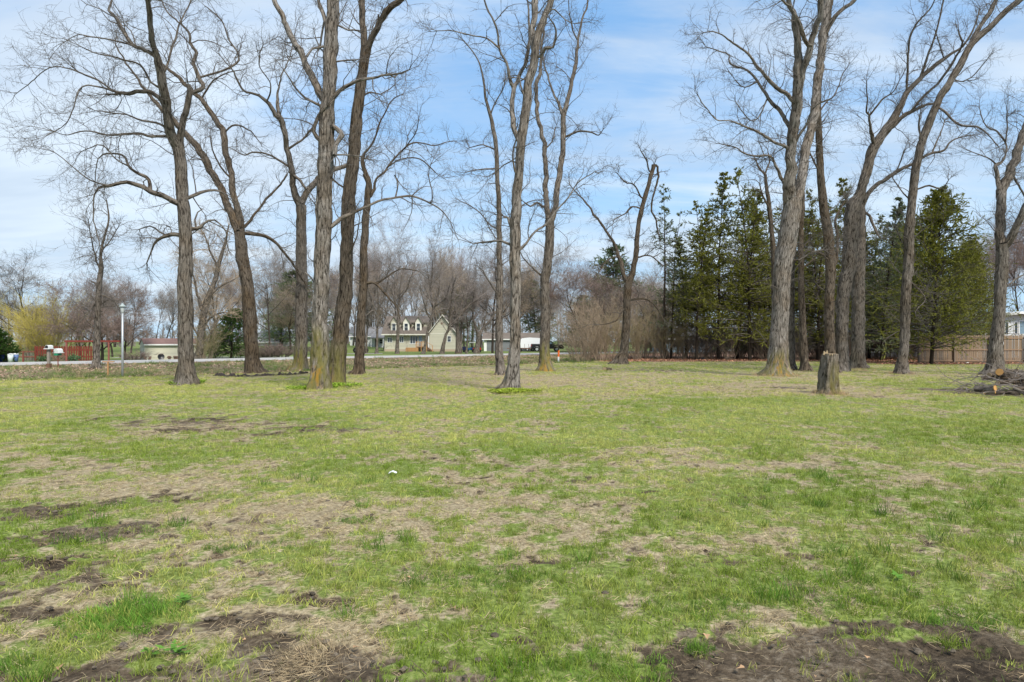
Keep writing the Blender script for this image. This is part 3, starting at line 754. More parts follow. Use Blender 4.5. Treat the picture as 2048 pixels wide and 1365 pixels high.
big_tree('tree arching far to the right from the paired trunks behind the stump', 36.2, [
 [(1681,742,34),(1683,725,26),(1684,660,23),(1686,600,24),(1690,560,26),(1697,533,26),(1702,451,28),(1708,410,27),(1719,390,20),(1732,349,17),(1744,304,18),(1764,271,16),(1785,242,15),(1801,213,12),(1814,185,10),(1838,160,9),(1859,140,8),(1888,119,7),(1904,107,6),(1924,94,5),(1945,62,4),(1960,20,3)],
 [(1814,185,6),(1814,144,5),(1818,82,4.4),(1834,45,4),(1859,20,3),(1875,-10,2)],
 [(1840,158,6),(1855,111,5),(1867,78,4.4),(1879,33,4),(1888,0,3),(1890,-40,2)],
 [(1750,296,8),(1746,270,7),(1744,254,6),(1738,230,5),(1732,224,4),(1736,197,3),(1732,162,2)],
 [(1742,228,5),(1764,201,4),(1785,185,3),(1800,160,2)],
 [(1775,255,8),(1785,252,8),(1805,234,8),(1830,222,7),(1846,213,6),(1865,209,5)],
 [(1812,232,6),(1842,197,6),(1879,164,6),(1896,140,6),(1912,115,5),(1925,90,4),(1918,60,3)],
 [(1696,430,8),(1695,412,6),(1694,405,5)],
 [(1888,119,3),(1880,90,2.6),(1870,60,2)],
], bark='grey', dens=1.5, shag=1.3, zmin=2.8, up=0)
big_tree('grey trunk with a long yellowish low limb reaching right, behind the arching tree', 39.8, [
 [(1718,738,34),(1716,720,27),(1716,640,24),(1717,560,24),(1718,533,23),(1721,472,20),(1722,430,17),(1722,408,13)],
 [(1723,415,11),(1730,396,10),(1740,382,9),(1760,365,8),(1793,345,7),(1830,326,6.5),(1863,308,6),(1888,300,5),(1904,283,3.4),(1937,271,2)],
 [(1728,424,6),(1738,432,6),(1748,455,5),(1756,472,4),(1762,478,2.4)],
 [(1793,345,4),(1800,325,3),(1810,300,2.4)],
 [(1863,308,4),(1880,270,3),(1890,240,2.4)],
], bark='grey', dens=1.5, shag=1.3, zmin=3, up=0)
big_tree('slender tree leaning right, standing alone left of the board fence', 33.6, [
 [(1803,750,30),(1804,736,22),(1807,700,18),(1809,658,18),(1813,560,18),(1817,533,18),(1820,451,17),(1826,390,16),(1834,328,15),(1846,279,14),(1863,234,14),(1879,197,14),(1900,164,13),(1920,131,13),(1937,98,12),(1957,74,12),(1986,49,11),(2015,20,10),(2035,4,10),(2060,-15,8),(2090,-50,5)],
 [(1935,103,10),(1951,70,9),(1970,41,8),(1990,8,8),(2000,-30,6),(2010,-80,3)],
 [(1840,290,6),(1840,270,5),(1838,254,4.6),(1838,230,4)],
 [(1872,212,6),(1888,222,5),(1904,238,5),(1924,252,5),(1953,254,4),(1978,271,3),(1998,295,2.4)],
 [(1830,380,5),(1838,378,4),(1859,371,4),(1883,378,3),(1896,361,2)],
 [(1824,404,4),(1808,388,3),(1785,357,2.6)],
 [(1905,158,4),(1925,165,3),(1950,150,2.6),(1975,120,2)],
 [(1815,560,5),(1840,580,4),(1850,600,3),(1835,620,2)],
 [(1818,500,4),(1800,480,3),(1790,450,2)],
], bark='grey', dens=1.4, zmin=2.4, up=.0)
big_tree('forked grey trunk at the right edge in front of the board fence', 32.6, [
 [(1987,752,36),(1989,735,30),(1991,700,25),(1996,650,22),(1999,618,21),(2002,560,21),(2005,533,21),(2004,490,21)],
 [(2003,488,18),(2002,440,17),(2002,410,17),(2006,378,18),(2023,336,17),(2035,304,16),(2048,267,16),(2065,220,15),(2090,150,12),(2110,60,9),(2120,-50,5)],
 [(2010,492,15),(2023,472,14),(2035,443,13),(2048,418,13),(2070,370,11),(2100,300,8),(2130,200,5)],
 [(2002,396,9),(1996,385,9),(1994,349,8),(1992,330,8),(2004,324,6),(2011,310,4),(2011,287,4),(1994,263,4),(1974,254,3),(1957,217,2)],
 [(1992,330,4),(1980,318,3),(1960,310,2.4),(1930,300,2)],
 [(2023,345,6),(2038,372,5),(2050,395,4)],
 [(1998,596,5),(2010,575,4),(2030,560,4),(2055,548,3)],
 [(2011,287,3),(2016,250,2.6),(2012,215,2)],
], bark='grey', dens=1.3, zmin=3.5)
big_tree('thin straight trunk close behind the massive pale tree, left of the pair', 37.5, [
 [(1584,738,20),(1583,720,13),(1583,650,12),(1584,540,11),(1590,450,9),(1588,380,7),(1592,330,4)],
 [(1585,520,4),(1610,490,3),(1625,470,2)], [(1584,560,4),(1570,540,3),(1560,530,2)]], bark='grey', zmin=6, dens=1.4)
big_tree('thin straight trunk between the massive tree and the stump', 36.8, [
 [(1611,741,24),(1609,724,16),(1606,660,14),(1603,560,12),(1602,460,10),(1606,400,8),(1600,350,6),(1604,300,3)],
 [(1603,540,4),(1625,520,3),(1640,505,2)], [(1606,600,4),(1590,580,3),(1575,575,2)]], bark='brown', zmin=6, dens=1.4)
big_tree('dark bare tree rising among the evergreens left of the massive tree', 48, [
 [(1556,724,18),(1552,700,14),(1549,560,12),(1547,500,11),(1543,460,9),(1537,400,8),(1530,350,6)],
 [(1530,350,5),(1518,336,4),(1512,320,3)], [(1540,420,5),(1528,395,4),(1520,370,3)], [(1530,350,4),(1538,320,3),(1536,300,2)]], bark='brown', zmin=5, dens=2.0, tw=1.3)
big_tree('thin grey tree beyond the ditch in front of the red fence', 42.5, [
 [(193,737,18),(193,724,13),(194,690,12),(196,620,11),(198,575,10),(202,540,8),(202,510,6.5),(207,480,5),(217,440,4),(213,400,2.4)],
 [(196,572,5),(190,566,4),(182,562,3)], [(201,540,4),(190,510,3.4),(184,480,2.6),(178,440,2)], [(200,590,4),(225,600,3),(240,620,2.4)], [(204,500,3),(222,480,2.4),(235,455,2)],
 [(197,600,3),(180,620,2.6),(165,640,2)]], bark='grey', dens=2.6, zmin=2.2, tw=1.2, up=-.05)
big_tree('pale leaning bare tree just across the road behind the leftmost trunk', 66, [
 [(398,716,20),(400,700,14),(402,660,13),(412,610,12),(430,560,9),(440,520,7),(452,480,5),(458,450,3)],
 [(407,630,7),(395,590,6),(385,550,4),(370,520,3)], [(420,590,6),(445,570,5),(470,560,3)], [(436,540,5),(420,500,4),(410,470,2.4)],
 [(404,650,5),(430,630,4),(455,625,3)], [(400,690,5),(420,670,4),(432,640,3)], [(401,680,5),(385,650,4),(375,620,3)]], bark='grey', dens=1.6, zmin=2.0, tw=2.0, twig='twig_tan', L2=1.4)
# trees across the road by the cream house
Mg = 'bare yard trees along the far side of the road'
for lab, D_, st in [
 ('thin tree leaning right in front of the house steps', 84, [[(846,710,9),(850,692,6.4),(855,665,6.2),(862,640,6),(868,615,5),(876,590,4),(880,560,2)], [(862,640,4),(850,615,3.4),(842,580,2)], [(868,615,3.4),(890,598,2.6),(900,570,2)]]),
 ('curved tree bending over the right gable of the cream house', 84.5, [[(884,709,10),(887,690,7.4),(893,668,6),(905,650,5.4),(920,632,5),(937,612,4),(955,600,2.6)], [(893,668,4),(900,640,3.6),(902,600,3),(910,560,2)], [(905,650,4),(898,620,3),(890,590,2)], [(920,632,3.4),(925,600,2.6),(935,570,2)]]),
 ('straight dark tree before the leftmost dormer of the cream house', 85, [[(794,709,10),(795,690,7.4),(796,650,6.4),(797,620,5.6),(799,590,4),(803,550,2)], [(797,620,4),(785,590,3.4),(775,560,2)], [(798,600,4),(815,575,3),(825,545,2)]]),
 ('slim pale tree left of the cream house', 86, [[(753,709,8),(754,690,5.6),(755,650,5),(757,610,4),(755,580,3),(760,550,2)], [(756,620,3.4),(770,590,2.6),(776,560,2)], [(756,630,3),(742,600,2.4),(735,570,2)]]),
 ('dark double tree at the right corner of the cream house', 86, [[(916,708,13),(916,690,9),(915,660,8),(913,630,6),(908,595,4),(905,560,2.4)], [(921,708,7),(922,680,6),(924,640,5),(932,600,3)], [(915,650,4),(900,620,3),(893,590,2)]]),
 ('dark forked tree between the red tractor and the grey garage', 87, [[(953,706,13),(955,690,9.4),(958,672,8),(968,655,6),(985,635,4.6),(1000,610,2.6)], [(957,678,6),(950,650,5),(945,620,3.6),(948,580,2)], [(966,658,4),(972,630,3.4),(975,590,2)]]),
 ('thin yard tree left of the slim pale tree, behind the tire planter', 88, [[(732,708,6),(733,680,4.4),(735,640,4),(733,600,3),(738,560,2)], [(734,640,3),(745,610,2.4),(750,580,2)], [(734,650,3),(722,620,2.4),(718,590,2)]]),
 ('thin sapling trunk between the double tree and the red tractor', 87, [[(933,707,6),(934,690,4.4),(936,660,4),(932,620,3),(936,580,2)], [(935,660,3),(945,630,2.4),(950,600,2)]]),
]:
    big_tree(lab, D_, st, group=Mg, bark='grey', dens=1.7, zmin=2.6, tw=2.4, twig='twig_grey', L2=1.3, shag=.5, flare=.5)
# ============================================================ scatter (uncountable small stuff) through geometry nodes
def proto_coll(name, objs):
    col = bpy.data.collections.new(name)
    for o in objs:
        C.objects.unlink(o); col.objects.link(o)
    return col
def scatter(name, label, P, rot, scl, col, idx, coll):
    me = bpy.data.meshes.new(name); me.vertices.add(len(P)); me.vertices.foreach_set('co', P.astype(np.float32).ravel())
    for n, dt, key, a in (('rot', 'FLOAT_VECTOR', 'vector', rot), ('scl', 'FLOAT_VECTOR', 'vector', scl), ('tint', 'FLOAT_VECTOR', 'vector', col), ('idx', 'INT', 'value', idx)):
        at_ = me.attributes.new(n, dt, 'POINT'); at_.data.foreach_set(key, np.ascontiguousarray(a, dtype=np.int32 if dt == 'INT' else np.float32).ravel())
    o = bpy.data.objects.new(name, me); C.objects.link(o); tag(o, label, kind='stuff')
    ng = bpy.data.node_groups.new(name + '_nodes', 'GeometryNodeTree')
    ng.interface.new_socket('Geometry', in_out='INPUT', socket_type='NodeSocketGeometry')
    ng.interface.new_socket('Geometry', in_out='OUTPUT', socket_type='NodeSocketGeometry')
    n = ng.nodes; l = ng.links
    i = n.new('NodeGroupInput'); oo = n.new('NodeGroupOutput'); ip = n.new('GeometryNodeInstanceOnPoints')
    ci = n.new('GeometryNodeCollectionInfo'); ci.inputs[0].default_value = coll; ci.inputs['Separate Children'].default_value = True; ci.inputs['Reset Children'].default_value = True
    def na(nm, dt):
        a = n.new('GeometryNodeInputNamedAttribute'); a.data_type = dt; a.inputs[0].default_value = nm; return a.outputs[0]
    l.new(i.outputs[0], ip.inputs['Points']); l.new(ci.outputs[0], ip.inputs['Instance'])
    ip.inputs['Pick Instance'].default_value = True
    l.new(na('idx', 'INT'), ip.inputs['Instance Index']); l.new(na('rot', 'FLOAT_VECTOR'), ip.inputs['Rotation']); l.new(na('scl', 'FLOAT_VECTOR'), ip.inputs['Scale'])
    l.new(ip.outputs[0], oo.inputs[0])
    md = o.modifiers.new('scatter', 'NODES'); md.node_group = ng
    return o
def tint_mat(name, rough=.75, trans=.3, tip=True, spec=.2):
    m, kk = newmat(name)
    c = kk.new('ShaderNodeAttribute', attribute_name='tint', attribute_type='INSTANCER').outputs['Color']
    v = kk.new('ShaderNodeAttribute', attribute_name='vary').outputs['Fac']
    c = kk.mix(1.0, c, kk.ramp(v, [(0, (.55, .55, .55)), (1, (1.45, 1.42, 1.35))]), 'MULTIPLY')
    finish(kk, c, rough, spec=spec, trans=trans); return m
GM = tint_mat('grass_blade')
def tuft(name, n, h, spread, lean, w, seed, mat=None, flat=False):
    rg = np.random.default_rng(seed)
    b = rg.normal(0, spread, (n, 3)); b[:, 2] = -.006
    az = rg.uniform(0, 6.28, n); ln = rg.uniform(.2, 1, n) * lean; hh = h * rg.uniform(.45, 1.15, n)
    dr = np.stack([np.cos(az) * np.sin(ln), np.sin(az) * np.sin(ln), np.cos(ln)], 1)
    if flat: dr[:, 2] = rg.uniform(.02, .3, n)
    dr = unit(dr); side = unit(np.cross(dr, rg.normal(0, 1, (n, 3)))) * w * rg.uniform(.6, 1.3, (n, 1)) / 2
    mid = b + dr * hh[:, None] * .55
    d2 = dr.copy(); d2[:, 2] -= .35 if not flat else .1; d2 = unit(d2)
    tip = mid + d2 * hh[:, None] * .5
    if flat: b[:, 2] += .008; mid[:, 2] = np.maximum(mid[:, 2], .004); tip[:, 2] = np.maximum(tip[:, 2], .003)
    V = np.stack([b - side, b + side, mid + side * .8, mid - side * .8, tip, tip], 1)[:, :5]
    f = np.arange(n)[:, None] * 5
    faces = [tuple(x) for x in np.concatenate([f + [0, 1, 2, 3]])] + [tuple(x) for x in (f + [3, 2, 4])]
    vary = np.repeat(rg.uniform(0, 1, n), 5)
    return link_mesh(name, V.reshape(-1, 3), faces, mat or GM, attrs={'vary': ('FLOAT', vary)})
grass_c = proto_coll('grass_tufts', [tuft('a_green', 20, .042, .030, .75, .0032, 1), tuft('b_green', 22, .050, .034, .95, .0034, 2), tuft('c_green', 16, .068, .024, .65, .0036, 3),
    tuft('d_thatch', 22, .060, .038, 1.4, .0026, 4, flat=True), tuft('e_thatch', 18, .075, .045, 1.4, .0028, 5, flat=True), tuft('f_thatch', 18, .046, .034, 1.15, .0028, 6),
    tuft('g_tall', 30, .135, .045, .6, .0042, 7)])
def lawn_points(y0, y1, dens_at, margin=3.5, n_max=60000):
    """random ground points whose density falls with distance like dens_at/y"""
    # area element of the visible wedge: width ~ 1.5*y+margin
    ysamp = np.linspace(y0, y1, 200); wd = 1.52 * ysamp + 2 * margin
    dn = dens_at(ysamp); tot = float((wd * dn).mean() * (y1 - y0)); n = int(min(tot, n_max))
    cdf = np.cumsum(wd * dn); cdf /= cdf[-1]
    y = np.interp(rng.random(n), cdf, ysamp); x = (rng.random(n) - .5) * (1.52 * y + 2 * margin)
    return x, y
parts_ = []
for (ya, yb, fn, sc_) in ((2.6, 9, lambda y: 330 * (4 / np.maximum(y, 4)) ** .7, 1.0), (9, 20, lambda y: 165 * (9 / y) ** 1.1, 1.22), (20, 60, lambda y: 62 * (20 / y) ** 1.5, 1.7)):
    x, y = lawn_points(ya, yb, fn, n_max=110000)
    parts_.append(np.stack([x, y, np.full(len(x), sc_)], 1))
Q = np.concatenate(parts_)
x, y, sb = Q.T
s, d, vg, by, st = kinds(x, y)
keep = (rng.random(len(x)) > s * np.where(x > .5, .90, .76)) & (st < .5) & (road_s(x, y) < -.4) & (vg < .9) & (rng.random(len(x)) > sstep(y, 20, 60) * d * .5)
x, y, sb, s, d = x[keep], y[keep], sb[keep], s[keep], d[keep]
n = len(x)
patch = fbm(x * 2.6, y * 2.2, 9.1, 3); patch2 = fbm(x * .5, y * .45, 12.2, 3)
dd = np.clip(d + rng.normal(0, .25, n) + (patch - .5) * .9, 0, 1)
isdry = rng.random(n) < .16 + .76 * sstep(dd, .2, .85)
idx = np.where(isdry, rng.integers(3, 6, n), rng.integers(0, 3, n))
lush = (~isdry) & (patch > .60) & (d < .35) & (y < 8) & (rng.random(n) < .07)
idx[lush] = 6
green = np.array([.165, .250, .024]); yel = np.array([.50, .50, .15]); tan = np.array([.56, .465, .30]); brown = np.array([.32, .24, .15])
t = np.clip(.06 + 1.0 * (patch2 - .5) * 2 + rng.normal(0, .20, n) + .40 * d + .040 * np.minimum(y, 16), 0, 1)[:, None]
colr = green * (1 - t) + yel * t
tt = np.clip(.35 + s * .9 + rng.normal(0, .25, n), 0, 1)[:, None]
colr = np.where(isdry[:, None], tan * (1 - tt) + brown * tt, colr)
colr[lush] = np.array([.085, .165, .022]) * rng.uniform(.9, 1.3, (lush.sum(), 1))
colr *= rng.uniform(.75, 1.25, (n, 1))
rot = np.stack([rng.normal(0, .1, n), rng.normal(0, .1, n), rng.uniform(0, 6.28, n)], 1)
h = sb * rng.uniform(.7, 1.25, n)
hz_ = h * np.where(isdry, .8, np.clip(1.15 - .5 * d, .6, 1.2)) * np.where(y < 8, 1.0, .85)
sc3 = np.stack([h, h, hz_], 1)
scatter('grass', 'short patchy spring grass and dry thatch of the lawn', np.stack([x, y, gz(x, y) + np.where(s > .4, -.015, 0)], 1), rot, sc3, colr, idx, grass_c)

# specially lush clumps seen in the foreground
def clump(px, py, rx, ry, n, idx_, col, sc0=1.0):
    D0 = ground_D(py); r = np.sqrt(rng.random(n)); a = rng.uniform(0, 6.28, n)
    x = (px - 1024) / F * D0 + r * np.cos(a) * rx / F * D0; y = D0 + r * np.sin(a) * ry * D0 * D0 / (EYE * F)
    return x, y, np.full(n, idx_), np.array(col)[None] * rng.uniform(.75, 1.3, (n, 1)), np.full(n, sc0)
cl = [clump(265, 1228, 85, 30, 46, 6, (.13, .26, .035), .95), clump(235, 1240, 120, 34, 60, 2, (.13, .26, .035), 1.2), clump(1215, 1335, 150, 44, 60, 2, (.14, .25, .035), 1.1), clump(1215, 1330, 90, 34, 14, 6, (.14, .25, .035), .7), clump(30, 1325, 40, 20, 30, 2, (.12, .22, .035), 1.1),
      clump(590, 1325, 60, 30, 40, 4, (.48, .38, .24), 1.3), clump(630, 1300, 40, 22, 16, 6, (.52, .42, .27), .6), clump(1390, 1290, 30, 14, 10, 6, (.14, .25, .035), .6), clump(1390, 1290, 40, 14, 16, 2, (.14, .25, .035), .9), clump(1620, 1185, 220, 30, 110, 2, (.13, .24, .032), 1.0), clump(1620, 1185, 180, 30, 12, 6, (.13, .24, .032), .55),
      clump(1400, 1210, 120, 26, 70, 2, (.13, .24, .032), 1.0), clump(1060, 1335, 80, 26, 34, 2, (.13, .23, .032), 1.0), clump(1940, 1240, 90, 20, 44, 2, (.13, .24, .035), 1.0), clump(1900, 1235, 90, 22, 10, 6, (.13, .24, .035), .6), clump(720, 1042, 40, 8, 40, 1, (.10, .2, .025), 1.0),
      clump(860, 985, 50, 7, 50, 1, (.12, .21, .025), 1.0), clump(1850, 1240, 30, 8, 14, 2, (.13, .24, .03), .9), clump(945, 1150, 170, 24, 120, 2, (.12, .22, .03), 1.1), clump(500, 1095, 120, 12, 60, 2, (.13, .22, .04), 1.0)]
x, y, idx, colr, sb = [np.concatenate(a) for a in zip(*cl)]
n = len(x)
scatter('tall_grass', 'lusher darker green grass clumps in the foreground lawn', np.stack([x, y, gz(x, y)], 1), np.stack([rng.normal(0, .15, n), rng.normal(0, .15, n), rng.uniform(0, 6.28, n)], 1),
        np.stack([sb, sb, sb * .75], 1) * rng.uniform(.5, .95, (n, 1)), colr, idx, grass_c)

# straw and twigs lying on bare soil
def stick(name, L, r, seed, mat):
    rg = np.random.default_rng(seed); b = MB()
    pts = [(0, 0, 0)]; a = 0
    for i in range(3): a += rg.normal(0, .35); p = pts[-1]; pts.append((p[0] + L / 3 * math.cos(a), p[1] + L / 3 * math.sin(a), max(.0, p[2] + rg.normal(0, .1 * L / 3))))
    b.tube(pts, [r, r, r * .9, r * .6], 4); return b.out(name, mat)
def leaf(name, s_, seed, mat):
    rg = np.random.default_rng(seed)
    a = np.linspace(0, 2 * math.pi, 9)[:-1]; rr = s_ * np.array([1, .62, .75, .5, .35, .5, .75, .62]) * rg.uniform(.8, 1.2, 8)
    V = [(0, 0, .006)] + [(r_ * math.cos(q), r_ * math.sin(q) * .75, .004 + .35 * abs(math.sin(q)) * s_ * rg.uniform(.2, 1)) for r_, q in zip(rr, a)]
    return link_mesh(name, V, [(0, i + 1, (i + 1) % 8 + 1) for i in range(8)], mat)
def lump(name, r_, seed, mat):
    rg = np.random.default_rng(seed); b = MB()
    prof = [(r_ * .5, -.3 * r_), (r_ * .95, 0), (r_ * .85, .35 * r_), (r_ * .4, .62 * r_)]
    b.lathe(prof, n=7); v = np.array(b.v) * rg.uniform(.72, 1.25, (len(b.v), 1)); return link_mesh(name, v, b.f, mat, smooth=False)
LM = tint_mat('litter', trans=.0, spec=.1)
for o_ in (): pass
def addvary(o, val=.5):
    at_ = o.data.attributes.new('vary', 'FLOAT', 'POINT'); at_.data.foreach_set('value', np.full(len(o.data.vertices), val, np.float32)); return o
lit_c = proto_coll('litter_bits', [addvary(o) for o in (stick('a_straw', .085, .0011, 1, LM), stick('b_straw', .06, .0012, 2, LM), stick('c_twig', .14, .0028, 3, LM),
    leaf('d_leaf', .03, 4, LM), leaf('e_leaf', .024, 5, LM), lump('f_clod', .016, 6, LM), lump('g_clod', .026, 7, LM))])
xs_, ys_ = lawn_points(2.6, 13, lambda y: 420 * (4 / np.maximum(y, 4)) ** 1.3, n_max=34000)
s, d, *_ = kinds(xs_, ys_)
u = rng.random(len(xs_)); keep = (u < s * .8) | (u < d * .10) | (u < .012)
x, y, s = xs_[keep], ys_[keep], s[keep]; n = len(x)
# left patches are strewn with straw, the bare corner at the right is cleaner
clean = sstep(x, .6, 2.2) * (s > .5)
keep = rng.random(n) > clean * .80 * 1.0
x, y, s, clean = x[keep], y[keep], s[keep], clean[keep]; n = len(x)
q = rng.random(n)
idx = np.select([q < .36, q < .62, q < .66, q < .675, q < .68, q < .93], [0, 1, 2, 3, 4, 5], 6)
straw = np.array([.36, .285, .185]); twg = np.array([.16, .12, .09]); clodc = np.array([.12, .10, .078])
colr = np.where((idx < 2)[:, None], straw, np.where((idx == 2)[:, None], twg, np.where((idx < 5)[:, None], np.array([.42, .27, .16]), clodc))) * rng.uniform(.6, 1.3, (n, 1))
grow_ = np.where(idx >= 5, rng.uniform(.25, 1.1, n), rng.uniform(.45, 1.05, n))
scatter('soil_litter', 'straw, twigs and clods strewn over bare soil', np.stack([x, y, gz(x, y) + .004 + np.where(idx < 5, .006, -.006)], 1), np.stack([rng.normal(0, .12, n), rng.normal(0, .2, n), rng.uniform(0, 6.28, n)], 1),
        np.stack([grow_] * 3, 1), colr, idx, lit_c)

# ditch banks: rough weeds and old leaves; leafy strip below the hedge
n0 = 36000
x = rng.uniform(-48, 14, n0); S_ = rng.uniform(-20.3, -.1, n0); y = (S_ + 53.7 - N_[0] * x) / N_[1]
k_ = (y > 24) & (np.abs(x) < .80 * y + 2) & (rng.random(n0) > sstep(x, 4.5, 9) * .9)
x, y, S_ = x[k_], y[k_], S_[k_]; n = len(x)
pt = fbm(x * .55, y * .55, 2.0, 3); far_b = sstep(S_, -14, -3)
isl = rng.random(n) < sstep(pt, .62, .40) * .80 + .08 + .15 * far_b * (1 - sstep(pt, .5, .6))
# leaves are drawn from the litter set, weeds from the tufts
cg = np.array([.115, .175, .045]) * (1 - 0 * pt[:, None]); 
wx = ~isl
scatter('ditch_weeds', 'rough green weeds growing over the ditch banks', np.stack([x[wx], y[wx], gz(x[wx], y[wx])], 1), np.stack([rng.normal(0, .15, wx.sum()), rng.normal(0, .15, wx.sum()), rng.uniform(0, 6.28, wx.sum())], 1),
        np.stack([rng.uniform(1.3, 2.6, wx.sum())] * 3, 1) * np.array([1.3, 1.3, .85]), np.where(rng.random((wx.sum(), 1)) < .30 + .3 * far_b[wx][:, None], np.array([[.36, .29, .17]]), np.array([[.12, .19, .045]])) * rng.uniform(.6, 1.4, (wx.sum(), 1)), rng.integers(0, 7, wx.sum()), grass_c)
scatter('fallen_leaves', 'old brown leaves caught on the ditch banks', np.stack([x[isl], y[isl], gz(x[isl], y[isl]) + .03], 1), rng.normal(0, .7, (isl.sum(), 3)) + np.stack([np.zeros(isl.sum())] * 2 + [rng.uniform(0, 6.28, isl.sum())], 1),
        np.stack([rng.uniform(1.6, 3.4, isl.sum())] * 3, 1), np.array([.38, .27, .21])[None] * rng.uniform(.45, 1.35, (isl.sum(), 1)), rng.integers(3, 5, isl.sum()), lit_c)
n0 = 14000
x = rng.uniform(6, 50, n0); y = rng.uniform(46, 66, n0); st = kinds(x, y)[4]; k_ = (st > .3) & (rng.random(n0) < .9); x, y = x[k_], y[k_]; n = len(x)
scatter('leaf_litter', 'reddish brown leaf litter under the hedge and evergreens', np.stack([x, y, gz(x, y) + .03], 1), rng.normal(0, .7, (n, 3)), np.stack([rng.uniform(2, 4, n)] * 3, 1),
        np.array([.36, .19, .12])[None] * rng.uniform(.4, 1.4, (n, 1)), rng.integers(3, 5, n), lit_c)

# lime green ground cover round three tree feet
gcm = tint_mat('ground_cover_leaf', trans=.35)
def rosette(name, seed):
    rg = np.random.default_rng(seed); vs = []; fs = []
    for i in range(14):
        p = np.array([*rg.normal(0, .06, 2), rg.uniform(.02, .09)]); a = rg.uniform(0, 6.28); t = rg.uniform(.1, .7); L = rg.uniform(.012, .024)
        e = np.array([math.cos(a), math.sin(a), t]) * L; f_ = np.array([-math.sin(a), math.cos(a), 0]) * L * .8
        b = len(vs); vs += [p - e, p + f_, p + e, p - f_]; fs.append((b, b + 1, b + 2, b + 3))
    return addvary(link_mesh(name, vs, fs, gcm), .5)
ros_c = proto_coll('cover_leaves', [rosette('a_sprig', 1), rosette('b_sprig', 2)])
def cover(label, blobs, col, sc0=1.0):
    xs1, ys1 = [], []
    for px, py, rx, dp, n in blobs:
        D0 = ground_D(py); a = rng.uniform(0, 6.28, n); r = rng.random(n) ** .6
        xs1.append((px - 1024) / F * D0 + r * np.cos(a) * rx / F * D0); ys1.append(D0 + r * np.sin(a) * dp * 1.6)
    x, y = np.concatenate(xs1), np.concatenate(ys1); kq = fbm(x * 5, y * 3, 1.3, 3) > .45; x, y = x[kq], y[kq]; n = len(x)
    scatter('ground_cover', label, np.stack([x, y, gz(x, y)], 1), np.stack([0 * x, 0 * x, rng.uniform(0, 6.28, n)], 1), np.stack([rng.uniform(.6, 1.5, n) * sc0] * 3, 1),
            np.array(col)[None] * rng.uniform(.4, 1.15, (n, 1)), rng.integers(0, 2, n), ros_c)
cover('lime green ground cover round the two thick trunks left of centre', [(605, 779, 28, .5, 150), (632, 778, 18, .5, 260), (670, 775, 22, .5, 300), (700, 774, 30, .45, 130)], (.34, .50, .055))
cover('lime green ground cover round the central pale trunk', [(1030, 786, 52, .38, 420), (1012, 788, 22, .3, 120)], (.42, .52, .06))
cover('lime green ground cover round the leftmost dark trunk', [(375, 768, 28, .45, 140), (395, 766, 16, .4, 90), (345, 768, 14, .3, 30)], (.28, .42, .05))
# single low weeds in the foreground grass
def weed(px, py, label, sz=1.0, col=(.11, .26, .03)):
    D0 = ground_D(py); rg = np.random.default_rng(int(px)); vs = []; fs = []
    x0 = (px - 1024) / F * D0
    for i in range(int(16 * sz) + 6):
        a = rg.uniform(0, 6.28); r = rg.uniform(.01, .075) * sz; L = rg.uniform(.02, .04) * (.6 + .4 * sz); z = rg.uniform(.02, .05)
        p = np.array([r * math.cos(a), r * math.sin(a), z]); e = np.array([math.cos(a), math.sin(a), rg.uniform(-.1, .5)]) * L; f_ = np.array([-math.sin(a), math.cos(a), rg.uniform(-.3, .3)]) * L * .45
        b = len(vs); vs += [p - e * .7, p + f_, p + e, p - f_]; fs.append((b, b + 1, b + 2, b + 3))
    o = link_mesh('weed', vs, fs, leafm, loc=(x0, D0, gzf(x0, D0))); tag(o, label, 'weed')
leafm = leaf_mat('weed_leaf', (.10, .22, .03), (.17, .34, .05), 20)
weed(368, 1208, 'bright broad-leaved weed right of the tall grass clump', .9)
weed(350, 1307, 'bright broad-leaved weed above the bottom-left soil patch', 1.0)
weed(300, 1312, 'small weed just left of the bright weed near the bottom', .55)
weed(1795, 1165, 'small low weed beside the right-hand bare spot', .5)

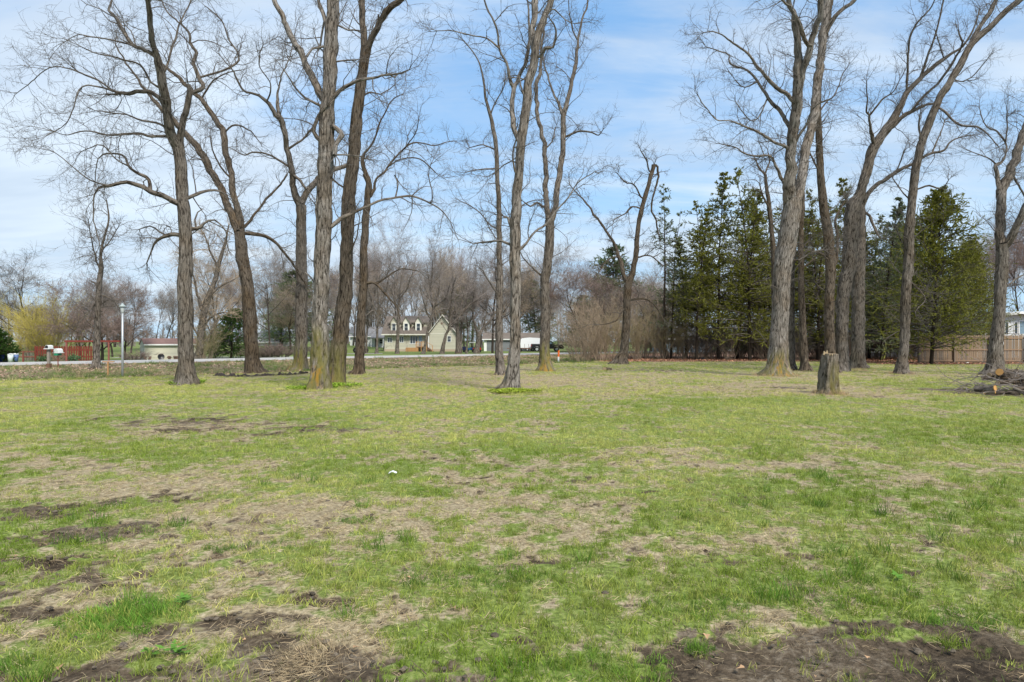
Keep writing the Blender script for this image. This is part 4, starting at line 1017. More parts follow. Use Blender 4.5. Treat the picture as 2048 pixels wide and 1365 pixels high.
# ============================================================ evergreens
def conifer(name, h, wdt, seed, mat, nb=120, bare=.08, droop=-.04, leafw=.05, leafl=.16, dens=1.0, top=.9, trunk_r=.14, shape=.9, up=.1, ragged=.35, stems=1):
    nb = int(nb * 1.35); wdt *= 1.22
    rg = np.random.default_rng(seed)
    root = empty(name, (0, 0, 0), 'evergreen', 'tree')
    T = Tubes(); S = 14
    ts = []
    for q in range(stems):
        p, r = grow(np.array([[0., 0, -.3]]) + rg.normal(0, .2 if stems > 1 else 0, (1, 3)) * [1, 1, 0], np.array([[rg.normal(0, .05), rg.normal(0, .05), 1.]]), np.array([h * (1 - .12 * q)]), np.array([trunk_r * (1 - .2 * q)]), S, .02, .02, .93, rg=rg)
        T.add(p, r, 8); ts.append((p[0], r[0]))
    T.out('trunk', BARK['brown'], root)
    s, d, L, rr = [], [], [], []
    for i in range(nb):
        p, r = ts[rg.integers(0, stems)]
        t = bare + (1 - bare) * (rg.random() ** top); j = min(int(t * S), S - 1); f = t * S - j
        pos_ = p[j] * (1 - f) + p[j + 1] * f; a = rg.uniform(0, 6.28)
        prof = (1 - t) ** shape * min(1, (t - bare) / .12 + .55)
        ll = wdt * (prof + .05) * rg.uniform(1 - ragged, 1 + ragged * .5)
        s.append(pos_); d.append((math.cos(a), math.sin(a), up + .55 * t * rg.uniform(.3, 1.2))); L.append(max(ll, .22)); rr.append(min(.045, .012 + .012 * ll))
    p2, r2 = grow(np.array(s), np.array(d), np.array(L), np.array(rr), 5, .09, droop, rg=rg)
    B = Tubes().add(p2, r2, 4)
    a_, b_, c_, par = spawn(p2, r2, 11, .15, 1, .5, 1.1, rg)
    L3 = np.array(L)[par] * rg.uniform(.16, .42, len(par))
    p3, r3 = grow(a_, b_, L3, np.full(len(par), .008), 3, .15, .0, rg=rg); B.add(p3, r3, 3)
    B.out('branches', M['twig'], root)
    # sprays of foliage along the side shoots
    nl = int(24 * dens); t = rg.uniform(.1, 1.05, (len(p3), nl)) * 3; i = np.minimum(t.astype(int), 2); f = (t - i)[..., None]; rr_ = np.arange(len(p3))[:, None]
    c = (p3[rr_, i] * (1 - f) + p3[rr_, i + 1] * f).reshape(-1, 3); tg = unit(p3[rr_, i + 1] - p3[rr_, i]).reshape(-1, 3)
    n = len(c); e = unit(tg * .8 + rg.normal(0, .55, (n, 3)) + [0, 0, .12]) * leafl * rg.uniform(.5, 1.25, (n, 1)); sd = unit(np.cross(e, rg.normal(0, 1, (n, 3)) + [0, 0, 1.2])) * leafw * rg.uniform(.5, 1.3, (n, 1))
    V = np.stack([c - e * .4, c + sd * .5 + e * .1, c + e * .6, c - sd * .5 + e * .1], 1).reshape(-1, 3)
    link_mesh('foliage', V, np.arange(n * 4).reshape(-1, 4), M[mat], root)
    return root
ce = [conifer('cedar_tree', 16, 2.6, 11, 'cedar', 130, .14, dens=1.0, ragged=.45, up=.25, shape=.75),
      conifer('cedar_tree', 16, 2.9, 12, 'cedar', 150, .10, dens=1.0, ragged=.7, up=.15, shape=.55, stems=2),
      conifer('spruce_tree', 14, 2.8, 13, 'spruce', 150, .08, dens=.8, ragged=.4, droop=.05, up=.0, shape=.8),
      conifer('cedar_tree', 13, 4.2, 14, 'cedar', 230, .10, dens=1.35, ragged=.4, up=.30, shape=.72, leafl=.15, leafw=.055),
      conifer('spruce_tree', 15, 1.5, 15, 'spruce', 90, .18, dens=.5, ragged=.5, shape=.5, stems=2)]
def put(proto, first, px, D, h, sx, label, group=None, rz=None, h0=None):
    x = (px - 1024) / F * D; z = gzf(x, D); s = h / h0
    rz = rng.uniform(0, 6.28) if rz is None else rz
    if first: proto.location = (x, D, z); proto.rotation_euler = (0, 0, rz); proto.scale = (sx, sx, s); proto['label'] = label; o = proto
    else: o = dup(proto, (x, D, z), rz, (sx, sx, s), label)
    if group: o['group'] = group
    return o
def height(py, D): return EYE + (682.5 - py) / F * D
used = set()
EG = 'evergreens behind the lawn'
H0 = [16, 16, 14, 13, 15]
for kx, px, D, top, sx, lab in [
 (4, 1337, 60, 362, 1.0, 'thin pale sparse evergreen, leftmost of the tall evergreen row'),
 (0, 1393, 57, 405, .95, 'shorter feathery evergreen, second from the left of the row'),
 (0, 1437, 58, 326, 1.05, 'tall pointed evergreen left of the massive pale tree'),
 (1, 1502, 56, 322, 1.1, 'tallest dark evergreen directly left of the massive pale tree'),
 (1, 1468, 61, 400, 1.0, 'dark evergreen filling the gap between the two tallest ones'),
 (1, 1565, 59, 395, 1.0, 'dark evergreen hidden behind the massive pale tree'),
 (1, 1635, 57, 400, .95, 'dark evergreen behind the sawn stump'),
 (0, 1688, 60, 352, .95, 'pointed evergreen behind the arching paired trunks'),
 (2, 1762, 56, 395, 1.0, 'grey-green sparse spruce between the paired trunks and the slender leaning tree'),
 (0, 1372, 62, 470, 1.1, 'low feathery evergreen between the pale one and the second of the row'),
 (1, 1418, 63, 395, 1.0, 'evergreen filling the back of the row left of the tall pointed one'),
 (0, 1532, 61, 360, 1.1, 'evergreen just left of the massive pale trunk, behind the dark bare tree'),
 (1, 1600, 62, 380, 1.0, 'evergreen between the massive tree and the stump, in the back row'),
 (0, 1662, 58, 410, 1.2, 'feathery evergreen directly above the sawn stump'),
 (1, 1735, 61, 430, 1.0, 'bushy evergreen right behind the paired trunks'),
 (3, 1812, 58, 440, .75, 'broad evergreen behind the slender leaning tree'),
 (2, 1905, 56, 430, 1.0, 'grey-green spruce beside the broadest evergreen on its right'),
 (0, 1950, 62, 455, 1.1, 'feathery evergreen between the board fence and the forked grey trunk'),
 (2, 1720, 62, 470, .9, 'small grey-green spruce low behind the paired trunks'),
 (3, 1862, 47, 372, .95, 'broadest dense evergreen overhanging the end of the board fence'),
 (3, 1935, 60, 480, .75, 'lower bushy evergreen above the board fence, rightmost of the row'),
 (3, 1800, 62, 500, .6, 'low dark evergreen behind the slender leaning tree'),
]:
    D_ = D; o = put(ce[kx], kx not in used, px, D_, height(top, D_), sx, lab, EG, h0=H0[kx]); used.add(kx)
pn = conifer('pine_tree', 15, 3.4, 21, 'pine', 150, .10, dens=.9, leafl=.22, leafw=.09, ragged=.5, up=.3, shape=.55)
put(pn, True, 1208, 92, height(488, 92), 1.25, 'pale green loose pine rising above the tan hedge', 'pines in the far tree line', h0=15)
for px, D, top, sx, lab in [(600, 110, 545, 1.6, 'broad pine partly hidden behind the crooked mid-sized tree'), (1075, 120, 560, 1.1, 'green pine between the central trunk and the forked tree'),
                            (1150, 100, 590, .9, 'small green pine left of the pale green pine'), (1290, 95, 600, .9, 'low pine behind the broken-topped tree'), (905, 125, 575, 1.2, 'dark pine behind the right gable of the cream house'), (560, 118, 570, 1.0, 'pine above the white house with the grey roof')]:
    put(pn, False, px, D, height(top, D), sx, lab, 'pines in the far tree line', h0=15)
sp = conifer('spruce_tree', 7, 3.2, 22, 'arbor', 130, .12, dens=1.3, leafl=.16, leafw=.08, shape=.7, up=.05)
put(sp, True, 462, 76, height(606, 76), 1.0, 'dark green spruce on the yard beyond the road, by the leaning two-stemmed tree', h0=7)
av = conifer('arborvitae', 4, 1.3, 23, 'arbor', 150, .02, dens=1.7, leafl=.12, leafw=.07, shape=.55, up=.8, ragged=.15)
put(av, True, 0, 52, height(642, 52), 1.0, 'dense dark green arborvitae at the far left edge beyond the road', h0=4)

# ============================================================ bare background trees and shrubs
def bare_proto(name, h, seed, mat='twig_grey', spread=.5, n1=9, n2=8, n3=7, n4=6, tr=.16, trunk_h=.30, tw=.016, wig=.13, trop=.06, tmat='grey'):
    rg = np.random.default_rng(seed); root = empty(name, (0, 0, 0), 'tree', 'tree')
    A = Tubes(); S = 10
    p, r = grow(np.array([[0., 0, -.4]]), np.array([[rg.normal(0, .04), 0, 1.]]), np.array([h * .9]), np.array([tr]), S, .05, .05, .8, rg=rg); A.add(p, r, 8)
    a, b, c_, par = spawn(p, r, n1, trunk_h, .92, .45, .95, rg)
    L1 = h * spread * rg.uniform(.55, 1, n1); p1, r1 = grow(a, b, L1, c_ * .6, 7, wig, trop, rg=rg); A.add(p1, r1, 6)
    A.out('trunk', BARK[tmat], root)
    T = Tubes()
    a, b, c_, par = spawn(p1, r1, n2, .15, 1, .4, 1.0, rg); L2_ = L1[par] * rg.uniform(.3, .6, len(par)); p2, r2 = grow(a, b, L2_, np.minimum(c_ * .6, .04), 5, wig, trop, rg=rg); T.add(p2, r2, 4)
    a, b, c_, par = spawn(p2, r2, n3, .1, 1, .4, 1.0, rg); L3 = L2_[par] * rg.uniform(.35, .7, len(par)); p3, r3 = grow(a, b, L3, np.maximum(np.minimum(c_ * .6, tw * 1.3), tw * .6), 4, wig * 1.2, trop, rg=rg); T.add(p3, r3, 3)
    a, b, c_, par = spawn(p3, r3, n4, .1, 1, .4, 1.0, rg); L4 = np.minimum(L3[par] * rg.uniform(.4, .9, len(par)), 1.1); p4, r4 = grow(a, b, L4, np.full(len(par), tw * .6), 2, wig, trop, .5, rg=rg); T.add(p4, r4, 3)
    T.out('crown', M[mat], root); return root
def shrub_proto(name, h, seed, mat, ns=40, spread=.55, tw=.009, n2=8, n3=6, arch=-.06, base=.5):
    rg = np.random.default_rng(seed); root = empty(name, (0, 0, 0), 'shrub', 'shrub'); T = Tubes()
    a = rg.uniform(0, 6.28, ns); st = np.stack([np.cos(a) * rg.uniform(0, base, ns), np.sin(a) * rg.uniform(0, base, ns), np.full(ns, -.1)], 1)
    d = np.stack([np.cos(a) * spread * rg.uniform(.1, 1, ns), np.sin(a) * spread * rg.uniform(.1, 1, ns), np.ones(ns)], 1)
    L = h * rg.uniform(.65, 1.12, ns); p1, r1 = grow(st, d, L, np.full(ns, tw * 2.0), 7, .09, arch, .7, rg=rg); T.add(p1, r1, 4); T.out('stems', M['twig_tan'] if mat != 'twig_red' else M['twig'], root)
    T = Tubes()
    a, b, c_, par = spawn(p1, r1, n2, .2, 1, .3, .8, rg, .15); L2_ = L[par] * rg.uniform(.15, .38, len(par)); p2, r2 = grow(a, b, L2_, np.full(len(par), tw), 4, .14, .03, rg=rg); T.add(p2, r2, 3)
    a, b, c_, par = spawn(p2, r2, n3, .1, 1, .3, .8, rg, .1); L3 = L2_[par] * rg.uniform(.3, .7, len(par)); p3, r3 = grow(a, b, L3, np.full(len(par), tw * .7), 2, .14, .0, rg=rg); T.add(p3, r3, 3)
    T.out('twigs', M[mat], root); return root
BP = [bare_proto('bare_tree', 13, 31), bare_proto('bare_tree', 13, 32, spread=.62, n1=10), bare_proto('bare_tree', 13, 33, 'twig_red', tw=.018, spread=.5, n3=8), bare_proto('bare_tree', 13, 34, spread=.42, trunk_h=.4, tr=.13),
      bare_proto('bare_tree', 13, 35, 'twig_tan', spread=.55, tw=.018), bare_proto('bare_tree', 13, 36, 'twig', spread=.6, n1=11, trop=.02, wig=.2, tr=.22)]
bused = set()
def bare(kx, px, D, top, sx, lab, group):
    o = put(BP[kx], kx not in bused, px, D, height(top, D), sx, lab, group, h0=12.6); bused.add(kx); return o
TL = 'bare trees of the far tree line'
bare(5, 55, 78, 555, .95, 'large spreading bare oak behind the yellow willow', TL)
bare(1, 18, 88, 570, .9, 'bare tree at the far left edge beyond the arborvitae', TL)
bare(3, 312, 120, 590, .6, 'small dark bare tree against the sky above the cream shed', TL)
bare(3, 345, 125, 600, .55, 'small bare tree just left of the leftmost trunk, above the shed', TL)
bare(0, 225, 84, 572, .8, 'bare tree rising behind the street lamp', TL)
bare(2, 262, 100, 575, .8, 'reddish bare tree between the lamp and the shed', TL)
bare(2, 175, 96, 570, .9, 'reddish bare tree behind the red fence', TL)
bare(4, 430, 80, 515, .9, 'tan bare tree above the dark green spruce', TL)
bare(1, 540, 88, 540, .9, 'bare tree between the leaning tree and the crooked one', TL)
bare(0, 880, 105, 500, 1.0, 'tall bare tree behind the cream house ridge', TL)
bare(1, 795, 112, 505, 1.0, 'bare tree rising above the dormers of the cream house', TL)
bare(5, 985, 90, 520, .8, 'gnarled bare tree above the grey garage', TL)
rb = np.random.default_rng(77)
zones_ = [(-60, 120, 95, 150, 590, 6, 'bare tree in the far woods behind the willow'), (120, 400, 100, 160, 600, 14, 'bare tree in the far woods above the cream shed'),
          (400, 640, 92, 160, 565, 24, 'bare tree in the woods left of the thickest trunk'), (640, 770, 110, 160, 545, 15, 'bare tree in the far woods left of the cream house'),
          (770, 960, 118, 170, 545, 24, 'bare tree in the woods behind the cream house'), (960, 1120, 112, 170, 555, 22, 'bare tree in the woods behind the grey garage'),
          (1120, 1340, 72, 150, 575, 30, 'bare tree in the woods behind the tan hedge'), (1340, 1700, 75, 140, 560, 24, 'bare tree seen through the evergreen row'),
          (1700, 1960, 75, 130, 560, 14, 'bare tree behind the broadest evergreen'), (1940, 2150, 78, 120, 480, 14, 'bare tree behind the white house at right')]
ADJ = ['grey', 'broad grey', 'reddish', 'slender grey', 'tan']
ORD = ['leftmost', 'second', 'third', 'fourth', 'fifth', 'sixth', 'seventh', 'eighth', 'ninth', 'tenth', 'eleventh', 'twelfth', 'thirteenth', 'fourteenth', 'fifteenth']
def ordinal(i): return ORD[i] if i == 0 else ORD[i] + ''
for x0, x1, d0, d1, top, n, lab in zones_:
    n = max(4, int(n * .60)); px_ = sorted(rb.uniform(x0, x1, n)); cnt = {}
    for q in range(n):
        kx = int(rb.choice([0, 1, 2, 3, 4], p=[.28, .22, .22, .13, .15])); D = rb.uniform(d0, d1)
        i_ = cnt.get(kx, 0); cnt[kx] = i_ + 1
        bare(kx, px_[q], D, top + 8 + rb.uniform(-26, 32), rb.uniform(.75, 1.1), lab.replace('bare tree', ADJ[kx] + ' bare tree') + ', ' + ordinal(i_), lab.replace('bare tree', 'bare trees'))
# a far wood that closes the view, one mass of stems and twigs
rg = np.random.default_rng(5); ns = 900
xw = rg.uniform(-190, 190, ns); yw = rg.uniform(150, 215, ns); hw = rg.uniform(5, 10.5, ns) * np.where(xw < -75, .62, 1)
Tw = Tubes(); p, r = grow(np.stack([xw, yw, gz(xw, yw) - .3], 1), np.stack([rg.normal(0, .06, ns), rg.normal(0, .06, ns), np.ones(ns)], 1), hw, np.full(ns, .13), 5, .05, .03, rg=rg); Tw.add(p, r, 4)
a, b, c_, par = spawn(p, r, 9, .12, 1, .4, 1, rg); l1 = hw[par] * rg.uniform(.2, .45, len(par)); p, r = grow(a, b, l1, np.full(len(par), .05), 3, .15, .05, rg=rg); Tw.add(p, r, 3)
a, b, c_, par = spawn(p, r, 7, .1, 1, .4, 1, rg); l2 = l1[par] * rg.uniform(.3, .7, len(par)); p, r = grow(a, b, l2, np.full(len(par), .035), 1, .1, .05, rg=rg); Tw.add(p, r, 3)
tag(Tw.out('far_wood', M['twig_grey'], None), 'far-off brown wood closing the horizon', kind='stuff')

# hedge of tan bushes at the right of the road, and undergrowth below the evergreens
SH = [shrub_proto('tan_bush', 4.2, 41, 'twig_tan', 30, .50, n2=7, n3=5), shrub_proto('olive_bush', 3.6, 42, 'twig_olive', 30, .42, n2=7, n3=5), shrub_proto('red_bush', 2.2, 43, 'twig_red', 40, .6, tw=.012),
      shrub_proto('brush_bush', 2.6, 44, 'twig', 34, .5, tw=.008)]
sused = set()
SHH = [4.0, 3.5, 2.0, 2.5]
def shrub(kx, px, D, top, sx, lab, group=None, name=None):
    o = put(SH[kx], kx not in sused, px, D, height(top, D), sx, lab, group, h0=SHH[kx]); sused.add(kx)
    return o
HG = 'bushes of the tan hedge'
HL = ['near row at its left end', 'rear row second from the left', 'near row third from the left', 'smallest one left of the trunk', 'back row left of the trunk', 'right behind the trunk', 'just right of the trunk', 'near row, rounded, right of it', 'low one before the pale evergreen', 'tall one at the pale evergreen', 'rightmost of the near row', 'lowest, at the road end', 'tallest of the back row', 'back row at the right']
for i, (kx, px, D, top, sx) in enumerate([(0, 1166, 60, 622, 1.15), (0, 1186, 62, 600, 1.2), (0, 1200, 60, 606, 1.1), (1, 1222, 61, 628, .95), (0, 1180, 65, 630, 1.1), (0, 1250, 63, 610, 1.05), (1, 1275, 60, 632, 1.0), (0, 1300, 61, 615, 1.0), (1, 1322, 60, 640, .95),
      (0, 1345, 62, 612, 1.0), (1, 1365, 60, 640, .9), (0, 1152, 64, 655, .85), (0, 1285, 66, 600, 1.1), (0, 1330, 67, 605, 1.1)]):
    shrub(kx, px, D, top, sx, 'twiggy %s hedge bush by the broken-topped tree, %s' % (['tan', 'olive'][kx], HL[i]), HG)
for i in range(34):
    px = 1370 + 465 * (i + rb.uniform(.1, .9)) / 34; D = rb.uniform(56, 66)
    shrub(3, px, D, rb.uniform(640, 675), rb.uniform(.8, 1.3), 'leafless undergrowth bush, %s of those %s' % (ordinal(i % 6), ['at the left end of the evergreens', 'left of the massive tree', 'behind the massive tree', 'behind the sawn stump', 'behind the paired trunks', 'left of the slender leaning tree'][min(5, i // 6)]), 'undergrowth bushes beneath the evergreens')
shrub(2, 545, 72, 682, 1.3, 'low reddish bush beyond the road, between the leaning and the crooked tree', 'low bushes beyond the road')
shrub(2, 565, 73, 686, 1.2, 'low reddish bush just left of the crooked tree', 'low bushes beyond the road')
shrub(2, 525, 72.5, 690, 1.0, 'smallest low reddish bush right of the leaning tree', 'low bushes beyond the road')
shrub(2, 640, 84, 690, 1.2, 'low reddish bush seen between the two thick trunks', 'low bushes beyond the road')
shrub(2, 268, 62, 695, 1.0, 'thin reddish shrub beside the left end of the shed', 'low bushes beyond the road')
shrub(1, 405, 66, 655, .9, 'upright tan bush right of the leftmost trunk, across the road', 'low bushes beyond the road')
shrub(1, 418, 68, 640, .9, 'taller tan bush beside the pale leaning tree', 'low bushes beyond the road')
wl = shrub_proto('willow_bush', 5.0, 51, 'twig_yellow', 60, .75, tw=.012, n2=9, n3=7, base=.8)
put(wl, True, 98, 66, height(603, 66), 1.05, 'bright yellow-twigged willow behind the red fence', h0=4.7)['category'] = 'willow'
wl2 = dup(wl, ((62 - 1024) / F * 69, 69, gzf(-48, 69)), 1.0, (.8, .8, 1.0), 'smaller yellow willow clump at the left of the big one')
cr = bare_proto('crabapple_tree', 7, 52, 'twig_red', spread=.75, n1=11, n2=7, n3=7, trunk_h=.15, tw=.022, trop=-.02)
put(cr, True, 205, 66, height(608, 66), 1.0, 'thin purplish crabapple behind the swing frame', h0=6.8)
dup(cr, ((160 - 1024) / F * 70, 70, gzf(-44, 70)), 2.0, (.8, .8, .85), 'purplish crabapple just right of the yellow willow')
dup(cr, ((250 - 1024) / F * 68, 68, gzf(-38, 68)), 4.0, (.7, .7, .75), 'purplish crabapple behind the street lamp')
# ============================================================ buildings
cream = siding('cream_siding', (.47, .45, .36), .18); cream_tr = plain('cream_trim', (.62, .60, .52), .6, .06)
white_s = siding('white_siding', (.62, .63, .62), .15); white_t = plain('white_trim', (.74, .74, .72), .5, .05)
brown_sh = shingles('brown_shingles', (.155, .128, .108)); grey_sh = shingles('grey_shingles', (.19, .19, .20)); red_sh = shingles('reddish_shingles', (.19, .115, .10))
block = plain('tan_block', (.40, .32, .24), .9, .15); wood_o = plain('orange_wood', (.42, .23, .10), .7, .2); wood_b = plain('brown_wood', (.16, .09, .055), .8, .25)
glass = glassy('window_glass'); glass_b = glassy('pale_window_glass', (.16, .24, .30)); black = plain('black_paint', (.012, .012, .014), .35, .2, spec=.5); rubber = plain('rubber', (.018, .018, .018), .85, .2)
greyd = siding('grey_door', (.17, .18, .19), .28); greyw = plain('grey_wall', (.20, .21, .22), .7, .1); metal = plain('galvanised', (.50, .52, .53), .45, .12, metal=.4)
redw = plain('red_stained_wood', (.165, .034, .022), .75, .3, 9); redw2 = plain('faded_red_wood', (.22, .075, .055), .8, .3, 9)
whitep = plain('white_paint', (.72, .73, .72), .5, .06)

def window(root, x0, x1, y, z0, z1, mat=None, fr=.06, mull=0, cross=1, parent=None, name='window'):
    """frame with a pane set back in it, on a wall facing -y at depth y"""
    f = MB(); t = .05
    f.box(x0 - fr, x0, y - t, y + .03, z0 - fr, z1 + fr); f.box(x1, x1 + fr, y - t, y + .03, z0 - fr, z1 + fr)
    f.box(x0, x1, y - t, y + .03, z0 - fr, z0); f.box(x0, x1, y - t, y + .03, z1, z1 + fr)
    for i in range(mull): c = x0 + (x1 - x0) * (i + 1) / (mull + 1); f.box(c - .03, c + .03, y - t + .004, y + .026, z0, z1)
    for i in range(cross): c = z0 + (z1 - z0) * (i + 1) / (cross + 1); f.box(x0, x1, y - t + .008, y + .022, c - .02, c + .02)
    w_ = f.out(name, white_t, root)
    MB().box(x0, x1, y - .018, y - .006, z0, z1).out('pane', mat or glass, w_)
    return w_

# --- cream house with three dormers
hx, hy = at(769, 703, 105)[:2]; hz0 = gzf(hx + 5, 106)
H = empty('house', (hx, hy, hz0), 'cream house with brown shingled roof and three dormers across the road', 'house')
m = MB(); m.box(0, 6.98, 0, 7, .35, 2.72); m.out('wall', cream, H)
m = MB(); m.prism([(6.98, .35), (11.0, .35), (11.0, 2.74), (8.99, 5.38), (6.98, 2.74)], -.5, 7.5); m.out('wall', cream, H)
m = MB(); m.box(-.02, 6.96, -.03, 7.03, -.3, .35); m.box(6.96, 11.03, -.53, 7.53, -.3, .35); m.out('foundation', block, H)
m = MB(); m.slab([(-.35, -.75, 2.66), (7.0, -.75, 2.66), (7.0, 3.5, 5.56), (-.35, 3.5, 5.56)], .14); m.slab([(-.35, 3.5, 5.56), (7.0, 3.5, 5.56), (7.0, 7.4, 2.7), (-.35, 7.4, 2.7)], .14)
rf = m.out('roof', brown_sh, H)
m = MB(); m.slab([(6.62, -.85, 2.55), (8.99, -.85, 5.66), (8.99, 7.9, 5.66), (6.62, 7.9, 2.55)][::-1], .14); m.slab([(8.99, -.85, 5.66), (11.36, -.85, 2.55), (11.36, 7.9, 2.55), (8.99, 7.9, 5.66)][::-1], .14); m.out('roof', brown_sh, H)
m = MB(); m.prism([(6.6, 2.42), (6.6, 2.56), (8.99, 5.69), (11.38, 2.56), (11.38, 2.42), (8.99, 5.50)], -.88, -.855); m.box(-.35, 6.6, -.80, -.755, 2.50, 2.66); m.box(6.98, 11.0, -.53, -.505, 2.66, 2.76); m.out('fascia', cream_tr, H)
m = MB(); m.prism([(1.0, 3.6), (1.0, 4.55), (3.4, 5.50), (3.4, 3.6)], .6, 6.9, 'x'); m.out('upper_wall', cream, H)
m = MB(); m.slab([(.45, .75, 4.50), (7.0, .75, 4.50), (7.0, 3.45, 5.60), (.45, 3.45, 5.60)], .08); m.out('upper_roof', brown_sh, H)
for i, u in enumerate((1.43, 3.32, 5.20)):
    m = MB(); m.prism([(u - .5, 2.95), (u + .5, 2.95), (u + .5, 4.5), (u, 5.28), (u - .5, 4.5)], .12, 2.6); d_ = m.out('dormer', cream_tr if i else cream, H)
    window(H, u - .25, u + .25, .12, 3.22, 4.28, fr=.07, parent=d_).parent = d_
    m = MB(); m.slab([(u - .78, -.1, 4.18), (u, -.1, 5.42), (u, 3.2, 5.42), (u - .78, 3.2, 4.18)][::-1], .1); m.slab([(u, -.1, 5.42), (u + .78, -.1, 4.18), (u + .78, 3.2, 4.18), (u, 3.2, 5.42)][::-1], .1); m.out('dormer_roof', brown_sh, d_)
window(H, .50, 1.16, 0, 1.42, 2.12, mull=1, cross=0); window(H, 2.36, 2.90, 0, 1.42, 2.26, mull=1, cross=0)
window(H, 3.98, 5.10, 0, 1.22, 2.36, mull=2, cross=0, fr=.09); window(H, 9.76, 10.24, -.5, 1.50, 2.34)
dr = MB().box(5.30, 5.78, -.05, .03, .85, 2.36).out('door', glass_b, H); MB().box(5.70, 5.74, -.09, -.052, 1.5, 1.6).out('handle', black, dr)
m = MB(); m.lathe([(.01, -.012), (.17, -.012), (.17, .012), (.01, .012)], n=10); v_ = m.out('vent', wood_b, H); v_.rotation_euler = (R(90), 0, 0); v_.location = (8.86, -.515, 4.28)
MB().box(6.80, 6.94, -.62, -.52, .35, 2.6).out('corner_board', white_t, H)
m = MB(); m.box(5.1, 6.7, -1.9, -.02, .62, .74)
m.out('deck', wood_b, H)
m = MB()
for u in (5.12, 5.9, 6.7): m.box(u - .05, u + .05, -1.95, -1.85, -.2, 1.5)
m.box(5.1, 6.7, -1.94, -1.86, 1.42, 1.5)
for q in range(12): m.box(5.16 + q * .13, 5.20 + q * .13, -1.92, -1.88, .74, 1.42)
m.box(7.55, 7.65, -1.95, -1.85, -.2, .95); m.slab([(6.7, -1.95, 1.50), (6.7, -1.86, 1.50), (7.6, -1.86, .95), (7.6, -1.95, .95)], .07); m.out('railing', wood_o, H)
for q in range(4): MB().box(6.7 + q * .24, 6.96 + q * .24, -1.8, -.55, .42 - q * .17, .60 - q * .17).out('step', wood_b, H)
P_ = empty('wooden_planter', (hx + 4.5, hy - 1.6, gzf(hx + 4.5, hy - 1.6)), 'orange-brown timber planter under the front window of the cream house', 'planter')
for q in range(3): MB().box(-.95, .95, -.3, -.26, .02 + q * .2, .19 + q * .2).out('plank', wood_o, P_)
MB().box(-.95, .95, .26, .3, 0, .6).out('back', wood_o, P_); MB().box(-.95, -.91, -.26, .26, 0, .6).out('side', wood_o, P_); MB().box(.91, .95, -.26, .26, 0, .6).out('side', wood_o, P_)
MB().box(-.9, .9, -.25, .25, .0, .52).out('soil', plain('planter_soil', (.05, .035, .025), .95), P_)

# --- white house with porch, left of it
def simple_house(px0, px1, D, eave, ridge, roofm, wallm, label, depth=7, over=.4, name='house', sink=.4):
    x0, x1 = at(px0, 0, D)[0], at(px1, 0, D)[0]; W = x1 - x0; g0 = gzf((x0 + x1) / 2, D + 2)
    e = height(eave, D) - g0; r_ = (height(ridge, D + depth / 2) - g0)
    Hh = empty(name, (x0, D, g0), label, 'house')
    m = MB(); m.prism([(0, -sink), (0, e), (depth / 2, r_ - .12), (depth, e), (depth, -sink)], 0, W, 'x'); m.out('wall', wallm, Hh)
    sl = (r_ - e) / (depth / 2)
    m = MB(); m.slab([(-over, -over, e - sl * over + .1), (W + over, -over, e - sl * over + .1), (W + over, depth / 2, r_ + .1), (-over, depth / 2, r_ + .1)], .12)
    m.slab([(-over, depth / 2, r_ + .1), (W + over, depth / 2, r_ + .1), (W + over, depth + over, e - sl * over + .1), (-over, depth + over, e - sl * over + .1)], .12); m.out('roof', roofm, Hh)
    MB().box(-over, W + over, -over - .04, -over - .005, e - sl * over - .06, e - sl * over + .1).out('fascia', white_t, Hh)
    return Hh, W, e, r_
Hw, W, e, r_ = simple_house(700, 772, 130, 672, 655, grey_sh, white_s, 'white house with a small porch set back left of the cream house')
m = MB(); m.slab([(4.2, -1.8, e - .35), (6.8, -1.8, e - .35), (6.8, 0, e - .02), (4.2, 0, e - .02)], .14); m.out('porch_roof', grey_sh, Hw)
for u in (4.3, 6.6): MB().box(u, u + .14, -1.7, -1.56, -.2, e - .48).out('post', white_t, Hw)
window(Hw, .6, 1.1, 0, .8, 1.5); window(Hw, 2.8, 3.4, 0, .8, 1.4); MB().box(4.8, 5.3, -.05, .02, -.1, 1.4).out('door', black, Hw); window(Hw, 5.6, 6.2, 0, .5, 1.3)
Hg, W, e, r_ = simple_house(512, 575, 120, 683, 662, grey_sh, white_s, 'white house with a grey roof left of the crooked tree')
window(Hg, .45, .75, 0, .75, 1.05, cross=0); window(Hg, 3.2, 4.0, 0, .6, 1.1)
Hb, W, e, r_ = simple_house(1325, 1425, 96, 676, 655, grey_sh, siding('blue_siding', (.22, .30, .38), .15), 'blue-grey house glimpsed through the evergreens')
window(Hb, 1.2, 2.0, 0, .9, 1.7); window(Hb, 4.2, 5.2, 0, .9, 1.7)
Hs, W, e, r_ = simple_house(1766, 1836, 70, 677, 660, grey_sh, siding('light_grey_siding', (.42, .43, .44), .2), 'light grey sided outbuilding behind the undergrowth', depth=5)
window(Hs, 2.7, 3.1, 0, .9, 1.5)

